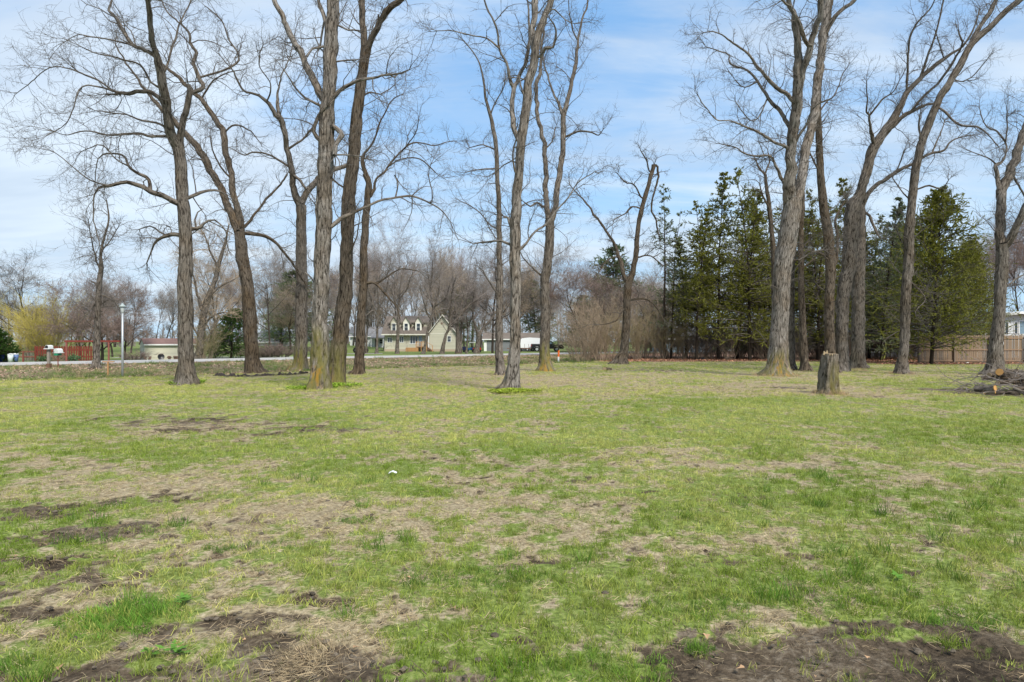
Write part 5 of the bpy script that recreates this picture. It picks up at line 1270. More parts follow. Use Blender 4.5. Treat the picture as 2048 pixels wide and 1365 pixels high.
# --- grey garage
Gx, Gy = at(968, 704, 108)[:2]; G = empty('garage', (Gx, Gy, gzf(Gx, Gy)), 'low grey garage with a brown roof behind the central trunks', 'garage')
MB().prism([(0, -.3), (0, 1.95), (3.0, 2.75), (6, 1.95), (6, -.3)], 0, 9.6, 'x').out('wall', white_t, G)
m = MB(); m.slab([(-.3, -.35, 1.93), (9.9, -.35, 1.93), (9.9, 3.0, 2.95), (-.3, 3.0, 2.95)], .12); m.slab([(-.3, 3.0, 2.95), (9.9, 3.0, 2.95), (9.9, 6.3, 1.93), (-.3, 6.3, 1.93)], .12); m.out('roof', brown_sh, G)
MB().box(.45, 2.2, -.05, .02, -.05, 1.66).out('garage_door', greyd, G); MB().box(2.9, 4.2, -.05, .02, -.05, 1.66).out('garage_door', greyd, G)
MB().box(-.3, 9.9, -.38, -.355, 1.78, 1.92).out('fascia', white_t, G)
# --- cream shed, across the road at the left
Sx, Sy = at(289, 716, 70)[:2]; g0 = gzf(Sx + 2, 71); S = empty('shed', (Sx, Sy, g0), 'small cream shed with a reddish roof beyond the road', 'shed', rz=R(37))
e = height(688, 70) - g0; r_ = height(678, 71) - g0
MB().prism([(0, -.3), (0, e), (1.3, r_ - .06), (2.6, e), (2.6, -.3)], -.03, -.004, 'x').out('end_wall', white_s, S)
MB().prism([(0, -.3), (0, e), (1.3, r_ - .05), (2.6, e), (2.6, -.3)], 0, 5.4, 'x').out('wall', siding('shed_siding', (.60, .57, .45), .14), S)
sl = (r_ - e) / 1.3
m = MB(); m.slab([(-.1, -.22, e - .22 * sl + .05), (5.75, -.22, e - .22 * sl + .05), (5.75, 1.3, r_ + .05), (-.1, 1.3, r_ + .05)], .06); m.slab([(-.1, 1.3, r_ + .05), (5.75, 1.3, r_ + .05), (5.75, 2.82, e - .22 * sl + .05), (-.1, 2.82, e - .22 * sl + .05)], .06); m.out('roof', red_sh, S)
MB().box(-.1, 5.75, -.26, -.225, e - .28 * sl - .06, e - .22 * sl + .05).out('fascia', white_t, S)
m = MB(); m.lathe([(.01, 0), (.30, .02), (.33, .07), (.30, .10), (.02, .05)], n=16); dsh = m.out('dish', black, None); dsh.rotation_euler = (R(80), 0, R(37)); q_ = at(322, 710, 70.45); dsh.location = (q_[0], q_[1], q_[2] + .0); tag(dsh, 'round black disc leaning against the front of the cream shed', 'disc')
q_[2] = gzf(q_[0], q_[1]) + .33; dsh.location = q_
# firewood and planters lying along the shed
for i, (px, wd) in enumerate([(290, .3), (300, .22), (338, .4), (352, .5), (362, .35)]):
    y_ = 70 + (px - 289) / 1365 * 70 * math.tan(R(37)) * .84 - .75; x_ = at(px, 0, y_)[0]; b = MB()
    for q in range(4): b.tube([(rng.uniform(-.1, .1) - wd / 2, rng.uniform(-.15, .15), .07 + .09 * q), (wd / 2, rng.uniform(-.15, .15), .07 + .09 * q)], .06, 6)
    o = b.out('firewood', plain('firewood_%d' % i, (.20, .13, .10), .9, .4), loc=(x_, y_, gzf(x_, y_))); tag(o, ['pair of cut branches left of the black disc by the shed', 'small cut branches close to the left of the black disc', 'cut branches just right of the black disc at the shed', 'longest heap of cut branches along the cream shed', 'cut branches at the right, by the leftmost trunk and the shed'][i], 'firewood', 'small wood heaps along the shed')

# --- white house behind the board fence
Rx, Ry = at(1922, 0, 62)[:2]; RH = empty('house', (Rx, Ry, 0), 'white house with gutters behind the board fence at the right edge', 'house')
z_ = lambda py: height(py, 62)
MB().box(0, 3.1, .6, 7, -.3, z_(640)).out('wall', white_s, RH)
m = MB(); m.prism([(3.1, -.3), (9.4, -.3), (9.4, z_(640)), (6.2, z_(622)), (3.1, z_(634))], 0, 8); m.out('wall', siding('white_board', (.60, .62, .63), .4, True), RH)
m = MB(); m.slab([(2.6, -.6, z_(632)), (5.0, -.6, z_(625)), (5.0, 8.5, z_(625)), (2.6, 8.5, z_(632))][::-1], .14); m.slab([(5.0, -.6, z_(625)), (9.8, -.6, z_(641)), (9.8, 8.5, z_(641)), (5.0, 8.5, z_(625))][::-1], .14); m.out('roof', grey_sh, RH)
m = MB(); m.slab([(-.4, .1, z_(644)), (3.1, .1, z_(644)), (3.1, 4, z_(628)), (-.4, 4, z_(628))], .12); m.out('roof', grey_sh, RH)
m = MB(); m.slab([(2.55, -.66, z_(632) + .02), (5.0, -.66, z_(625) + .02), (5.0, -.61, z_(625) + .02), (2.55, -.61, z_(632) + .02)][::-1], .18); m.slab([(5.0, -.66, z_(625) + .02), (9.9, -.66, z_(641) + .02), (9.9, -.61, z_(641) + .02), (5.0, -.61, z_(625) + .02)][::-1], .18); m.box(-.4, 2.55, .0, .09, z_(646), z_(643)); m.out('gutter', white_t, RH)
window(RH, .6, 1.5, .6, z_(668), z_(659), cross=0, mull=1); window(RH, 4.0, 4.25, 0, z_(667), z_(645), cross=0, fr=.05); window(RH, 4.85, 5.1, 0, z_(667), z_(645), cross=0, fr=.05); window(RH, 5.3, 7.0, 0, z_(668), z_(643), cross=0, mull=1, mat=glass_b, fr=.08)

# ============================================================ fences
def board_fence():
    D = 49.0; x0 = at(1836, 0, D)[0]; x1 = at(2130, 0, D)[0]; g0 = gzf((x0 + x1) / 2, D)
    top = height(671, D) - g0
    fr = empty('board_fence', (x0, D, g0), 'tan board fence of upright planks with three rails', 'fence')
    bm_ = plain('fence_board', (.245, .175, .115), .85, .4, 5); bm2 = plain('fence_board_grey', (.18, .14, .105), .85, .35, 5); rm_ = plain('fence_rail', (.27, .18, .115), .85, .25, 5)
    pitch = .155; meshes = []
    for q in range(6):
        h = top + rng.uniform(-.02, .015); wb = .135; b = MB().prism([(0, .06), (wb, .06), (wb, h - .04), (wb - .025, h), (.025, h), (0, h - .04)], 0, .018)
        o = b.out('board', bm_ if q % 3 else bm2, fr); o.location = (0, .05, 0); meshes.append(o.data)
        if q: bpy.data.objects.remove(o)
        else: first = o
    n = int((x1 - x0) / pitch)
    for i in range(1, n):
        o = bpy.data.objects.new('board', meshes[rng.integers(0, 6)]); C.objects.link(o); o.parent = fr; o.location = (i * pitch, .05 + rng.normal(0, .004), rng.normal(0, .006)); o.rotation_euler = (0, R(rng.normal(0, .25)), 0)
    for py in (677, 700, 722): MB().box(0, x1 - x0, .0, .04, height(py, D) - g0 - .045, height(py, D) - g0 + .045).out('rail', rm_, fr)
    u = .0
    for px in (1838, 1908, 1978, 2048, 2118): MB().box(at(px, 0, D)[0] - x0 - .045, at(px, 0, D)[0] - x0 + .045, -.095, -.004, -.3, top - .12).out('post', bm2, fr)
board_fence()
D = 54.6; x0, x1 = at(69, 0, D)[0], at(190, 0, D)[0]; g0 = gzf((x0 + x1) / 2, D); PF = empty('picket_fence', (x0, D, g0), 'dark red picket fence with pointed boards beyond the road', 'fence')
top = height(692, D) - g0; base_me = None; n = 25; pitch = (x1 - x0) / n
for i in range(n):
    wb = .135
    if base_me is None: o = MB().prism([(0, .04), (wb, .04), (wb, top - .07), (wb / 2, top), (0, top - .07)], 0, .02).out('picket', redw, PF); base_me = o.data
    else: o = bpy.data.objects.new('picket', base_me); C.objects.link(o); o.parent = PF
    o.location = (i * pitch, 0, rng.normal(0, .008)); o.rotation_euler = (0, R(rng.normal(0, .5)), 0)
for z in (.3, .85): MB().box(0, x1 - x0, .024, .07, z, z + .09).out('rail', redw, PF)
for u in (0, .5, 1): MB().box((x1 - x0 - .1) * u, (x1 - x0 - .1) * u + .1, .074, .17, -.3, top - .08).out('post', redw2, PF)
x0, x1 = at(26, 0, D)[0], at(68, 0, D)[0]; RF = empty('rail_fence', (x0, D + .3, gzf(x0, D)), 'low faded red rail fence joining the left end of the picket fence', 'fence')
for z in (.52, .92): MB().box(0, x1 - x0, 0, .05, z, z + .07).out('rail', redw2, RF)
for u in (0, .35, .97): MB().box((x1 - x0) * u, (x1 - x0) * u + .1, -.105, -.005, -.3, 1.0).out('post', redw2, RF)
mw = MB()
for q in range(14): mw.box(q * (x1 - x0) / 14 + .05, q * (x1 - x0) / 14 + .062, .052, .06, .05, .95)
mw.out('wire', metal, RF)
# red frame in front of the crabapples
D = 52.5; fx = at(133, 0, D)[0]; g0 = gzf(fx, D); A_ = empty('arbor_frame', (fx, D, g0), 'open red timber frame with one long beam beside the picket fence', 'frame')
zt = height(681, D) - g0; L_ = at(240, 0, D)[0] - fx
MB().box(-.15, L_, -.05, .05, zt - .14, zt).out('beam', redw, A_)
for u in (0, .60, .79): MB().box(L_ * u - .05, L_ * u + .05, -.046, .046, -.3, zt - .144).out('post', redw2, A_)
m = MB(); m.box(-.30, .34, -.03, .03, .82, .88); m.box(-.035, .035, -.028, .028, -.3, .82)
xx, yy = at(216, 0, 37)[0], 37; o = m.out('timber_post', wood_o, loc=(xx, yy, gzf(xx, yy))); tag(o, 'orange-brown T-shaped timber post beside the lamp post', 'post')

# street lamp
D = 35.6; lx = at(245, 0, D)[0]; g0 = gzf(lx, D); LP_ = empty('lamp_post', (lx, D, g0), 'slim galvanised lamp post with a white lantern beyond the ditch edge', 'street lamp')
zt = height(607, D) - g0
MB().tube([(0, 0, -.3), (0, 0, 1.5), (0, 0, zt - .5)], [.056, .052, .047], 12).out('pole', metal, LP_, True)
m = MB(); m.lathe([(.05, zt - .52), (.07, zt - .46), (.10, zt - .30), (.11, zt - .20)], n=14); m.out('lantern', plain('lantern_white', (.5, .53, .52), .4), LP_, True)
m = MB(); m.lathe([(.05, zt - .20), (.17, zt - .19), (.165, zt - .15), (.08, zt - .08), (.03, zt)], n=14); m.out('cap', plain('lamp_cap', (.34, .39, .38), .5), LP_, True)

# mailboxes
def mailbox(px, D, ztop, label, post_mat, pr, box_w, boxm, front, tube=None):
    x = at(px, 0, D)[0]; g0 = gzf(x, D); r_ = empty('mailbox', (x, D, g0), label, 'mailbox'); zt = height(ztop, D) - g0
    MB().box(-pr, pr, -pr, pr, -.3, zt - .27).out('post', post_mat, r_)
    if pr > .05: MB().box(-pr - .04, pr + .04, -pr - .04, pr + .04, .0, .28).out('collar', wood_b, r_)
    MB().box(-box_w * .8, box_w * .8, -.22, .25, zt - .268, zt - .23).out('shelf', whitep, r_)
    a = np.linspace(0, math.pi, 9); pr_ = [(-box_w / 2, zt - .227)] + [(box_w / 2 * -math.cos(t), zt - .13 + box_w / 2 * math.sin(t)) for t in a] + [(box_w / 2, zt - .227)]
    MB().prism(pr_, -.2, .25).out('box', boxm, r_); MB().prism([(a_ * .86, zt - .13 + (b_ - zt + .13) * .86) for a_, b_ in pr_], -.212, -.203).out('door', front, r_)
    if tube: MB().box(-.13, .10, -.2, .2, zt - .42, zt - .272).out('paper_tube', tube, r_)
mailbox(97.5, 42.2, 690, 'mailbox with a dark open front on a thick wooden post', plain('weathered_post', (.24, .21, .18), .9, .2), .07, .22, whitep, black)
mailbox(116, 42.8, 698, 'white mailbox with a green newspaper tube on a thin reddish pole', redw2, .022, .30, whitep, plain('mail_front', (.55, .60, .58), .5), plain('green_plastic', (.02, .22, .12), .4))
x_ = at(191, 0, 43.2)[0]; tag(MB().box(-.07, .07, -.07, .07, -.3, .42).out('short_post', wood_b, loc=(x_, 43.0, gzf(x_, 43.0))), 'short dark brown post at the foot of the thin grey tree', 'post')
# bins at the far left
for px, wd, hh, mat, lab, D in ((7, .36, .62, plain('blue_plastic', (.02, .05, .20), .4), 'dark blue round barrel at the far left edge by the road', 52.2), (21, .20, .66, plain('pale_plastic', (.62, .68, .66), .4), 'pale tapered bin between the blue barrel and the blue-lidded tote', 51.6), (31.5, .19, .68, plain('tote_plastic', (.10, .16, .32), .5), 'blue tote with a white lid, rightmost of the bins by the road', 52)):
    x_ = at(px, 0, D)[0]; r_ = empty('bin', (x_, D, gzf(x_, D)), lab, 'bin')
    m = MB(); m.lathe([(wd * .75, 0), (wd * .9, hh * .5), (wd, hh * .85)], n=14); m.out('body', mat, r_, True)
    m = MB(); m.lathe([(wd * 1.06, hh * .86), (wd * 1.06, hh * .92), (wd * .5, hh)], n=14); m.out('lid', mat if px < 10 else whitep, r_)
# marker stakes
D = 52.4; x_ = at(1117, 0, D)[0]; st_ = empty('marker_stake', (x_, D, gzf(x_, D)), 'marker stake with an orange top and white foot at the lawn edge', 'stake')
MB().tube([(0, 0, -.2), (0, 0, .50)], .065, 8).out('foot', whitep, st_); MB().tube([(0, 0, .502), (.02, 0, .98)], .07, 8).out('top', plain('orange_paint', (.80, .16, .03), .5, .1), st_)
x_ = at(1091, 0, D)[0]; s2 = empty('marker_stake', (x_, D, gzf(x_, D)), 'thin dark red stake with a pink tip left of the orange marker', 'stake')
MB().tube([(0, 0, -.2), (.02, 0, 1.1)], .03, 6).out('shaft', redw2, s2); MB().tube([(.02, 0, 1.102), (.025, 0, 1.34)], .035, 6).out('tip', plain('pink_paint', (.65, .22, .20), .5), s2)

# ============================================================ vehicles across the road
D = 103; tx = at(1062, 0, D)[0]; g0 = gzf(tx + 2, D); T_ = empty('pickup_truck', (tx, D, g0), 'black pickup truck parked facing right beyond the road', 'pickup truck')
W_ = 1.85
body = [(.0, .62), (.02, 1.10), (.08, 1.16), (1.72, 1.14), (3.30, 1.12), (4.72, 1.04), (4.92, .92), (4.98, .55), (4.85, .42), (4.35, .42), (4.24, .66), (4.02, .80), (3.74, .80), (3.52, .66), (3.42, .42), (1.36, .42), (1.26, .66), (1.04, .80), (.76, .80), (.54, .66), (.44, .45), (.1, .48)]
MB().prism(body, 0, W_).out('body', black, T_)
MB().prism([(1.78, 1.141), (2.02, 1.60), (3.02, 1.62), (3.62, 1.125)], .10, W_ - .1).out('cab', black, T_)
MB().prism([(1.98, 1.18), (2.10, 1.53), (2.50, 1.54), (2.50, 1.18)], .09, .098).out('window', glass_b, T_); MB().prism([(2.58, 1.18), (2.58, 1.54), (2.96, 1.54), (3.36, 1.18)], .09, .098).out('window', glass_b, T_)
MB().slab([(3.10, .2, 1.60), (3.62, .2, 1.17), (3.62, W_ - .2, 1.17), (3.10, W_ - .2, 1.60)], .012).out('windscreen', glass_b, T_)
for wx_ in (.90, 3.88):
    for wy_ in (-.02, W_ - .22):
        m = MB().tube([(0, 0, 0), (0, .24, 0)], .37, 18); w_ = m.out('wheel', rubber, T_, loc=(wx_, wy_, .37))
        MB().tube([(0, -.012, 0), (0, -.002, 0)], .21, 10).out('rim', metal, w_)
MB().box(4.93, 5.05, .1, W_ - .1, .48, .66).out('bumper', metal, T_); MB().box(-.1, -.005, .1, W_ - .1, .50, .66).out('bumper', metal, T_)
MB().box(4.80, 4.90, -.008, .14, .80, .94).out('headlight', glass_b, T_); MB().box(-.012, .06, -.006, .1, .82, 1.05).out('taillight', plain('tail_red', (.45, .02, .02), .3), T_)
MB().box(3.20, 3.28, -.2, -.03, 1.12, 1.28).out('mirror', black, T_)
# covered white trailer behind the truck
rx = at(1038, 0, 105)[0]; V = empty('trailer', (rx, 105.2, gzf(rx, 105)), 'white covered trailer between the grey garage and the black pickup', 'trailer')
MB().prism([(0, .55), (.02, 1.6), (.5, 2.02), (1.6, 2.14), (3.3, 2.05), (3.9, 1.7), (4.0, .55)], 0, 2).out('cover', plain('white_tarp', (.74, .76, .77), .5, .08), V)
MB().box(-.5, 4.0, .1, 1.9, .42, .545).out('frame', wood_b, V)
for u in (1.3, 2.1):
    w_ = MB().tube([(0, 0, 0), (0, .2, 0)], .28, 14).out('wheel', rubber, V, loc=(u, -.1, .28)); MB().tube([(0, -.012, 0), (0, -.002, 0)], .13, 10).out('rim', metal, w_)
# flat trailer
fx = at(1014, 0, 101)[0]; V = empty('flat_trailer', (fx, 101.5, gzf(fx, 101)), 'low rusty flat trailer in front of the white covered trailer', 'trailer')
MB().box(0, 3.6, 0, 1.6, .45, .55).out('bed', plain('rust', (.16, .08, .05), .9, .3), V)
for u in (1.5, 2.6, 3.2): MB().box(u, u + .05, .0, .05, .552, 1.15).out('stake', wood_b, V)
for u in (1.3, 2.0): MB().tube([(0, -.12, 0), (0, .08, 0)], .27, 14).out('wheel', rubber, V, loc=(u, 0, .27))
# camper behind the undergrowth
cx_ = at(1728, 0, 68)[0]; V = empty('camper', (cx_, 68, gzf(cx_, 68)), 'white camper half hidden behind the paired trunks and the undergrowth', 'camper')
MB().prism([(0, .45), (0, 1.95), (.25, 2.25), (1.6, 2.25), (1.75, 1.7), (1.75, .45)], 0, 2.2).out('body', whitep, V); MB().box(.3, 1.4, -.01, -.002, 1.15, 1.65).out('window', glass, V)
MB().box(0, 1.75, -.008, -.002, .7, .82).out('stripe', plain('blue_stripe', (.05, .15, .4), .4), V)
for u in (.45, 1.3): MB().tube([(0, -.05, 0), (0, .15, 0)], .25, 12).out('wheel', rubber, V, loc=(u, 0, .25))
# garden tractors and cart
def tractor(px, D, mat, label, s=1.0):
    x = at(px, 0, D)[0]; r_ = empty('garden_tractor', (x, D, gzf(x, D)), label, 'tractor'); r_.scale = (s, s, s)
    MB().prism([(.65, .35), (.65, .72), (1.25, .68), (1.3, .35)], .15, .65).out('hood', mat, r_); MB().prism([(0, .35), (.05, .62), (.6, .62), (.65, .35)], .08, .72).out('body', mat, r_)
    MB().prism([(.05, .63), (.0, .98), (.07, .99), (.14, .70), (.42, .68), (.42, .63)], .25, .55).out('seat', black, r_); MB().tube([(.55, .4, .62), (.45, .4, .92)], .02, 6).out('steering_column', black, r_)
    for u, rr in ((.2, .26), (1.1, .18)):
        for v in (-.08, .70): MB().tube([(0, 0, 0), (0, .18, 0)], rr, 14).out('wheel', rubber, r_, loc=(u, v, rr))
tractor(945, 97, plain('red_paint', (.62, .03, .02), .4), 'bright red garden tractor left of the grey garage', .95)
tractor(931, 97.6, plain('blue_paint', (.03, .12, .26), .4), 'blue garden tractor under the cart roof beside the red tractor', .95)
x_ = at(937, 0, 98.6)[0]; r_ = empty('cart_canopy', (x_, 99, gzf(x_, 99)), 'pale cart roof on thin posts behind the red and blue tractors', 'cart')
MB().prism([(0, 1.34), (.1, 1.42), (1.1, 1.42), (1.2, 1.34)], 0, 1.1).out('roof', whitep, r_)
for u in (.05, 1.1):
    for v in (.05, 1.0): MB().box(u, u + .035, v, v + .035, 0, 1.338).out('post', metal, r_)
MB().box(.0, 1.2, .1, 1.0, .25, .5).out('floor', black, r_)
x_ = at(923, 0, 97.4)[0]; r_ = empty('dump_cart', (x_, 97.4, gzf(x_, 97.4)), 'navy blue tub cart left of the blue tractor', 'cart')
MB().prism([(0, .8), (.06, .3), (.62, .3), (.68, .8)], 0, .8).out('tub', plain('navy', (.015, .02, .06), .5), r_); MB().tube([(.33, -.1, .17), (.33, .9, .17)], .17, 12).out('wheel', rubber, r_)
x_ = at(706, 0, 96)[0]; r_ = empty('hay_rake', (x_, 96, gzf(x_, 96)), 'old black two-wheeled farm implement behind the slim dark tree', 'farm implement')
for u in (.35, 1.75): 
    w_ = MB().tube([(0, 0, 0), (0, .12, 0)], .40, 16).out('wheel', rubber, r_, loc=(u, .1, .40)); MB().tube([(0, -.01, 0), (0, -.002, 0)], .12, 8).out('hub', metal, w_)
MB().box(.3, 1.8, .3, .38, .42, .5).out('axle', black, r_)
# small things
def blob(name, px, py, sx, sz, mat, label, cat, seed):
    D = ground_D(py); rg = np.random.default_rng(seed); m = MB(); m.lathe([(.3 * sx, 0), (.5 * sx, sz * .3), (.42 * sx, sz * .8), (.12 * sx, sz)], n=9)
    v = np.array(m.v) * rg.uniform(.8, 1.2, (len(m.v), 1)); x = (px - 1024) / F * D
    return tag(link_mesh(name, v, m.f, mat, loc=(x, D, gzf(x, D))), label, cat)
blob('rubbish_bag', 1404, 720.5, .55, .22, black, 'small black bag lying at the foot of the evergreens', 'bag', 1)
blob('toy', 1725, 722, .32, .24, plain('pink_toy', (.35, .12, .25), .5, .6, 3), 'pink and blue toy right of the paired trunks', 'toy', 2)
blob('rock', 1935, 727.5, .22, .09, whitep, 'small white stone before the board fence post', 'stone', 3)
m = MB(); rg = np.random.default_rng(4); q_ = [(-.045, -.02, .02), (.0, -.028, .045), (.048, -.012, .022), (.05, .02, .03), (.0, .03, .048), (-.04, .02, .03)]
m.add(q_ + [(a, b, c - .004) for a, b, c in q_], [(0, 1, 4, 5), (1, 2, 3, 4), (11, 10, 7, 6), (10, 9, 8, 7), (0, 5, 11, 6), (2, 8, 9, 3), (0, 6, 7, 1), (1, 7, 8, 2), (5, 4, 10, 11), (4, 3, 9, 10)])
D_ = ground_D(953); x_ = (785 - 1024) / F * D_; tag(m.out('paper_scrap', whitep, loc=(x_, D_, gzf(x_, D_) + .012)), 'crumpled white paper scrap lying in the middle of the lawn', 'paper')

# ============================================================ stump, logs, brush pile
cutw, kk = newmat('cut_wood'); v = kk.new('ShaderNodeTexCoord').outputs['Object']
rings = kk.new('ShaderNodeTexWave', wave_type='RINGS', rings_direction='Z', ins={'Vector': v, 'Scale': 14, 'Distortion': 3, 'Detail': 3}).outputs['Fac']
finish(kk, kk.mix(rings, (.42, .32, .20), (.30, .21, .12)), .85, rings, .3, .004)
cuto = plain('fresh_cut_wood', (.50, .27, .09), .8, .2, 12)
D = 20.8; sx_ = at(1658, 0, D)[0]; ST = empty('tree_stump', (sx_, D, gzf(sx_, D)), 'tall sawn tree stump with grey flaking bark and lichen', 'stump')
zt = height(708, D) - gzf(sx_, D)
pz = np.linspace(-.15, zt, 34); pts = np.stack([sx_ + .035 * pz, np.full(34, D), gzf(sx_, D) + pz], 1); rad = np.interp(pz, [-.15, 0, .15, .5, 1.0, zt], [.37, .335, .29, .27, .24, .225])
o = bark_tube('trunk', pts, rad, 44, BARK['pale'], ST, np.array([sx_, D, gzf(sx_, D)]), shag=1.8, flare=.5, lich=(.1, 1.5, .55, 2.6), seed=91, groundz=gzf(sx_, D))
m = MB(); m.lathe([(.205, zt - .05), (.205, zt - .004), (.10, zt + .006), (.01, zt + .004)], c=(.035 * zt, 0, 0), n=28); m.out('cut_face', cutw, ST)
m = MB(); m.prism([(-.23, zt - .03), (-.20, zt + .09), (-.15, zt + .03), (-.10, zt + .11), (-.08, zt - .02)], -.12, -.07); m.out('splinter', cutw, ST)

def log(pa, pb, r0, label, seed, bark='grey', end=None, name='log'):
    pa, pb = np.array(pa, float), np.array(pb, float); L = np.linalg.norm(pb - pa); n = max(4, int(L / .07)); t = np.linspace(0, 1, n)[:, None]
    if abs((pb - pa)[1]) > .9 * L: pb = pb + [.12 * L, 0, 0]
    pts = pa * (1 - t) + pb * t; rg = np.random.default_rng(seed); pts = pts + (vnoise(t * 3 + seed, seed * 1.3) - .5) * r0 * .8 * np.array([0, 1, 1]); rad = r0 * (1 - .12 * t[:, 0])
    root = empty(name, tuple(pa), label, 'log')
    bark_tube('bark', pts, rad, 20, BARK[bark], root, pa, shag=.8, seed=seed)
    for p_, d_, rr in ((pts[0], pts[0] - pts[1], rad[0]), (pts[-1], pts[-1] - pts[-2], rad[-1])):
        d_ = d_ / np.linalg.norm(d_); m = MB().tube([p_ - pa - d_ * .03, p_ - pa + d_ * .012], rr * .93, 14); m.out('cut_end', end or cutw, root)
    return root
def g3(px, py, D): return at(px, py, D)
log(g3(1953, 779, 20.9), g3(1986, 777, 20.4), .105, 'short thick log with an orange cut end, left of the brush pile', 201, end=cuto)
log(g3(2000, 746, 21.2), g3(2034, 757, 21.9), .115, 'thick log with an orange sawn end on top of the brush pile', 202, 'brown', end=cuto)
log(g3(2028, 777, 20.2), g3(2062, 797, 19.6), .055, 'tan pole slanting down at the front right of the brush pile', 203, 'pale')
log(g3(2011, 741, 24.6), g3(2052, 746, 24.3), .085, 'grey weathered log lying behind the brush pile', 204)
log(g3(2014, 747, 23.2), g3(2046, 750, 23.0), .075, 'pale grey pole lying across the back of the brush pile', 205, 'pale')
log(g3(1991, 754, 21.4), g3(2050, 759, 21.2), .06, 'dark pole sticking out to the left just below the top log', 206, 'brown')
log(g3(1996, 768, 20.9), g3(2070, 762, 21.6), .07, 'dark limb in the middle of the brush pile', 207, 'brown')
log(g3(1990, 787, 20.4), g3(2060, 786, 20.3), .05, 'long dark pole along the bottom of the brush pile', 208, 'brown')
log(g3(1968, 786, 20.3), g3(1990, 785, 20.1), .04, 'small split piece of wood below the short thick log', 209, 'pale', end=cuto)
for q in range(9):
    x_ = rng.uniform(15.6, 18.5); y_ = rng.uniform(20.4, 22.6); z_0 = gzf(x_, y_) + .1 + .085 * q * rng.uniform(.6, 1)
    a_ = rng.uniform(-.5, .5); L_ = rng.uniform(.8, 1.6)
    log((x_ - L_ * math.cos(a_) * .5, y_ - L_ * math.sin(a_) * .5, z_0), (x_ + L_ * math.cos(a_) * .5, y_ + L_ * math.sin(a_) * .5, z_0 + rng.uniform(-.05, .12)), rng.uniform(.045, .085), 'dark log inside the brush pile at the right edge, ' + ['bottom one', 'second layer', 'third layer', 'fourth layer', 'middle layer', 'sixth layer', 'seventh layer', 'near the top', 'topmost'][q], 210 + q, 'brown')['group'] = 'dark logs heaped in the brush pile'
rg = np.random.default_rng(9); T = Tubes(); nb = 130
c0 = np.stack([rg.uniform(14.6, 17.6, nb), rg.uniform(20.0, 22.6, nb), rg.uniform(.08, .72, nb)], 1); c0[:, 2] *= np.interp(c0[:, 0], [14.5, 16, 18], [.35, .9, 1])
p, r = grow(c0, np.stack([rg.uniform(-1, .2, nb) * 1.2, rg.normal(0, .5, nb), rg.uniform(-.25, .25, nb)], 1), rg.uniform(.5, 1.5, nb), rg.uniform(.009, .02, nb), 7, .14, -.03, rg=rg); p[..., 2] = np.maximum(p[..., 2], gz(p[..., 0], p[..., 1]) + .01); T.add(p, r, 6)
a, b, c_, par = spawn(p, r, 5, .2, 1, .4, .9, rg); p, r = grow(a, b, rg.uniform(.15, .5, len(par)), np.full(len(par), .006), 4, .16, -.02, rg=rg); p[..., 2] = np.maximum(p[..., 2], gz(p[..., 0], p[..., 1]) + .006); T.add(p, r, 4)
tag(T.out('brush_pile', M['twig_grey'], None), 'heap of grey brushwood at the right edge', kind='stuff')
log(g3(1209, 739.5, 37.2), g3(1221, 738.5, 37.8), .12, 'short dark log lying alone before the broken-topped tree', 230, 'brown')
rg = np.random.default_rng(10); T = Tubes(); nb = 40
px_ = np.concatenate([rg.uniform(1212, 1300, 14), rg.uniform(1340, 1600, 10), rg.uniform(1870, 1960, 16)]); py_ = np.concatenate([rg.uniform(739, 746, 14), rg.uniform(742, 780, 10), rg.uniform(745, 792, 16)]); D_ = EYE * F / (py_ - 682.5)
c0 = np.stack([(px_ - 1024) / F * D_, D_, np.full(nb, .03)], 1); p, r = grow(c0, np.stack([rg.normal(0, 1, nb), rg.normal(0, .5, nb), np.zeros(nb)], 1), rg.uniform(.3, 1.1, nb), rg.uniform(.008, .016, nb), 5, .2, 0, rg=rg); p[..., 2] = gz(p[..., 0], p[..., 1]) + .02; T.add(p, r, 5)
tag(T.out('fallen_sticks', M['twig_grey'], None), 'thin sticks dropped on the far part of the lawn', kind='stuff')
# dark ridge of soil left of the trunks
path = np.array([(430, 751.5), (446, 752.5), (470, 754), (500, 753.2), (540, 751.5), (580, 749.8), (612, 747.5)]); pp = catmull(path, 16); D_ = EYE * F / (pp[:, 1] - 682.5); X_ = (pp[:, 0] - 1024) / F * D_
vs = []; nq = 9
for i in range(len(pp)):
    wv = .10 + .32 * vnoise(i * .31, 2.2); hv = .04 + .15 * float(vnoise(i * .45, 7.7)) ** 1.3
    for j in range(nq):
        t = j / (nq - 1) * 2 - 1; vs.append((X_[i] + rng.normal(0, .02), D_[i] + t * wv, gzf(X_[i], D_[i]) - .02 + hv * (1 - t * t) * rng.uniform(.6, 1.3)))
fs = np.array([(i * nq + j, (i + 1) * nq + j, (i + 1) * nq + j + 1, i * nq + j + 1) for i in range(len(pp) - 1) for j in range(nq - 1)])
tag(link_mesh('soil_ridge', np.array(vs), fs[:, ::-1], plain('dark_soil', (.045, .035, .03), .95, .5, 9, bstr=.6), smooth=False), 'low dark ridge of turned soil left of the thick trunks', kind='stuff')
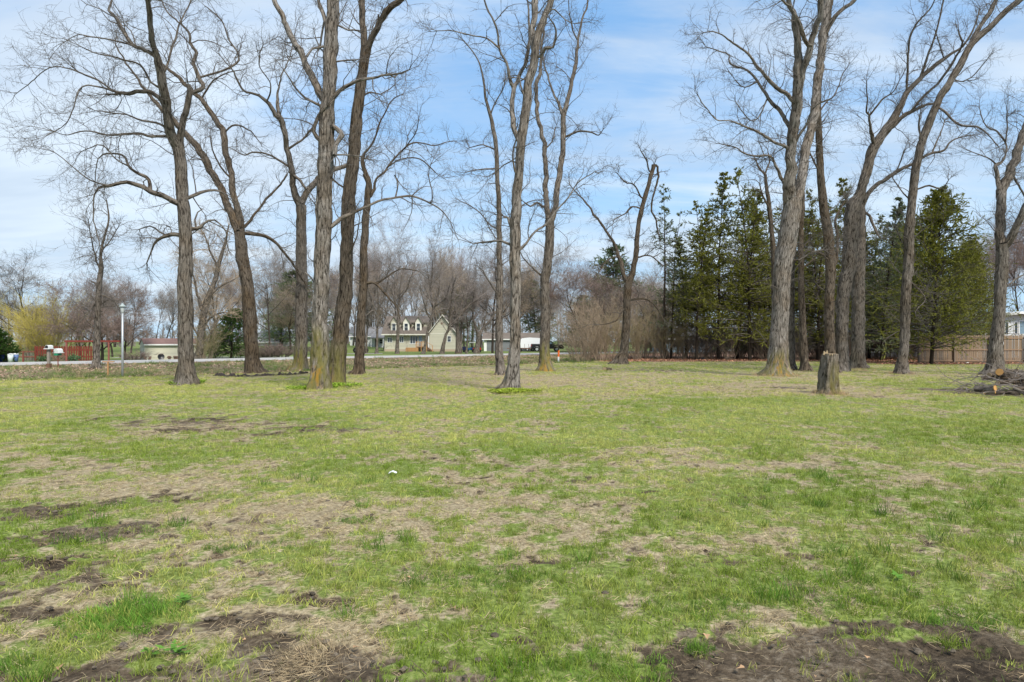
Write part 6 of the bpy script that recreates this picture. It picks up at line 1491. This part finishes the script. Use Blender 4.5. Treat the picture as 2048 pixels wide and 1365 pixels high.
# tan grass mounds at the feet of some trees and the stump
fx_, fy_, fs_ = [], [], []
for px, D0, r0, n in ((1553, 31.2, 1.0, 260), (1803, 33.6, .55, 110), (1658, 20.8, .50, 150), (1700, 37.5, 1.3, 120), (1987, 32.6, .7, 60), (193, 42.8, .4, 40), (507, 34.6, .7, 60), (1000, 32.4, .5, 70), (1090, 36.5, .6, 50), (1242, 47.5, .8, 60), (1590, 37, 1.2, 80), (130, 47, 2.0, 90)):
    a = rng.uniform(0, 6.28, n); r = r0 * (.45 + .55 * rng.random(n)); x0 = (px - 1024) / F * D0
    fx_.append(x0 + r * np.cos(a)); fy_.append(D0 + r * np.sin(a)); fs_.append(np.full(n, 1.0 if n > 100 else .8))
x, y, sb = [np.concatenate(q) for q in (fx_, fy_, fs_)]; n = len(x)
scatter('dry_grass', 'dry tan grass round the tree feet and the stump', np.stack([x, y, gz(x, y)], 1), np.stack([rng.normal(0, .3, n), rng.normal(0, .3, n), rng.uniform(0, 6.28, n)], 1), np.stack([sb * rng.uniform(.8, 1.5, n)] * 3, 1),
        np.array([.46, .34, .21])[None] * rng.uniform(.6, 1.25, (n, 1)), rng.choice([3, 5, 6], n, p=[.35, .35, .3]), grass_c)
# garden plants along the red fence
for i, (px, top, wd, lab) in enumerate(((88, 714, .55, 'low green garden plant left of the first mailbox post'), (146, 715, .55, 'low green garden plant before the red picket fence, right one'))):
    D = 53.2; x_ = at(px, 0, D)[0]; rg = np.random.default_rng(300 + i); n = 420; c = rg.normal(0, 1, (n, 3)) * [wd * .5, .25, .14] + [0, 0, .24]; e = unit(rg.normal(0, 1, (n, 3))) * .07; s_d = unit(np.cross(e, rg.normal(0, 1, (n, 3)))) * .04
    V = np.stack([c - e, c + s_d, c + e, c - s_d], 1).reshape(-1, 3); o = link_mesh('garden_plant', V, np.arange(n * 4).reshape(-1, 4), leaf_mat('plant_%d' % i, (.05, .10, .04), (.12, .20, .09), 8), loc=(x_, D, gzf(x_, D))); tag(o, lab, 'plant')
for i, px in enumerate((108, 126)):
    D = 53.4; x_ = at(px, 0, D)[0]; T = Tubes(); nb = 90; rg = np.random.default_rng(320 + i); st0 = np.stack([rg.normal(0, .18, nb), rg.normal(0, .15, nb), np.full(nb, -.02)], 1)
    p, r = grow(st0, np.stack([rg.normal(0, .35, nb), rg.normal(0, .3, nb), np.ones(nb)], 1), rg.uniform(.4, .85, nb), np.full(nb, .009), 4, .1, -.08, rg=rg); T.add(p, r, 3); o = T.out('grass_clump', M['twig_tan'], None); o.location = (x_, D, gzf(x_, D)); tag(o, ['clump of pale dry ornamental grass between the two mailboxes', 'clump of pale dry ornamental grass right of the white mailbox'][i], 'grass clump')
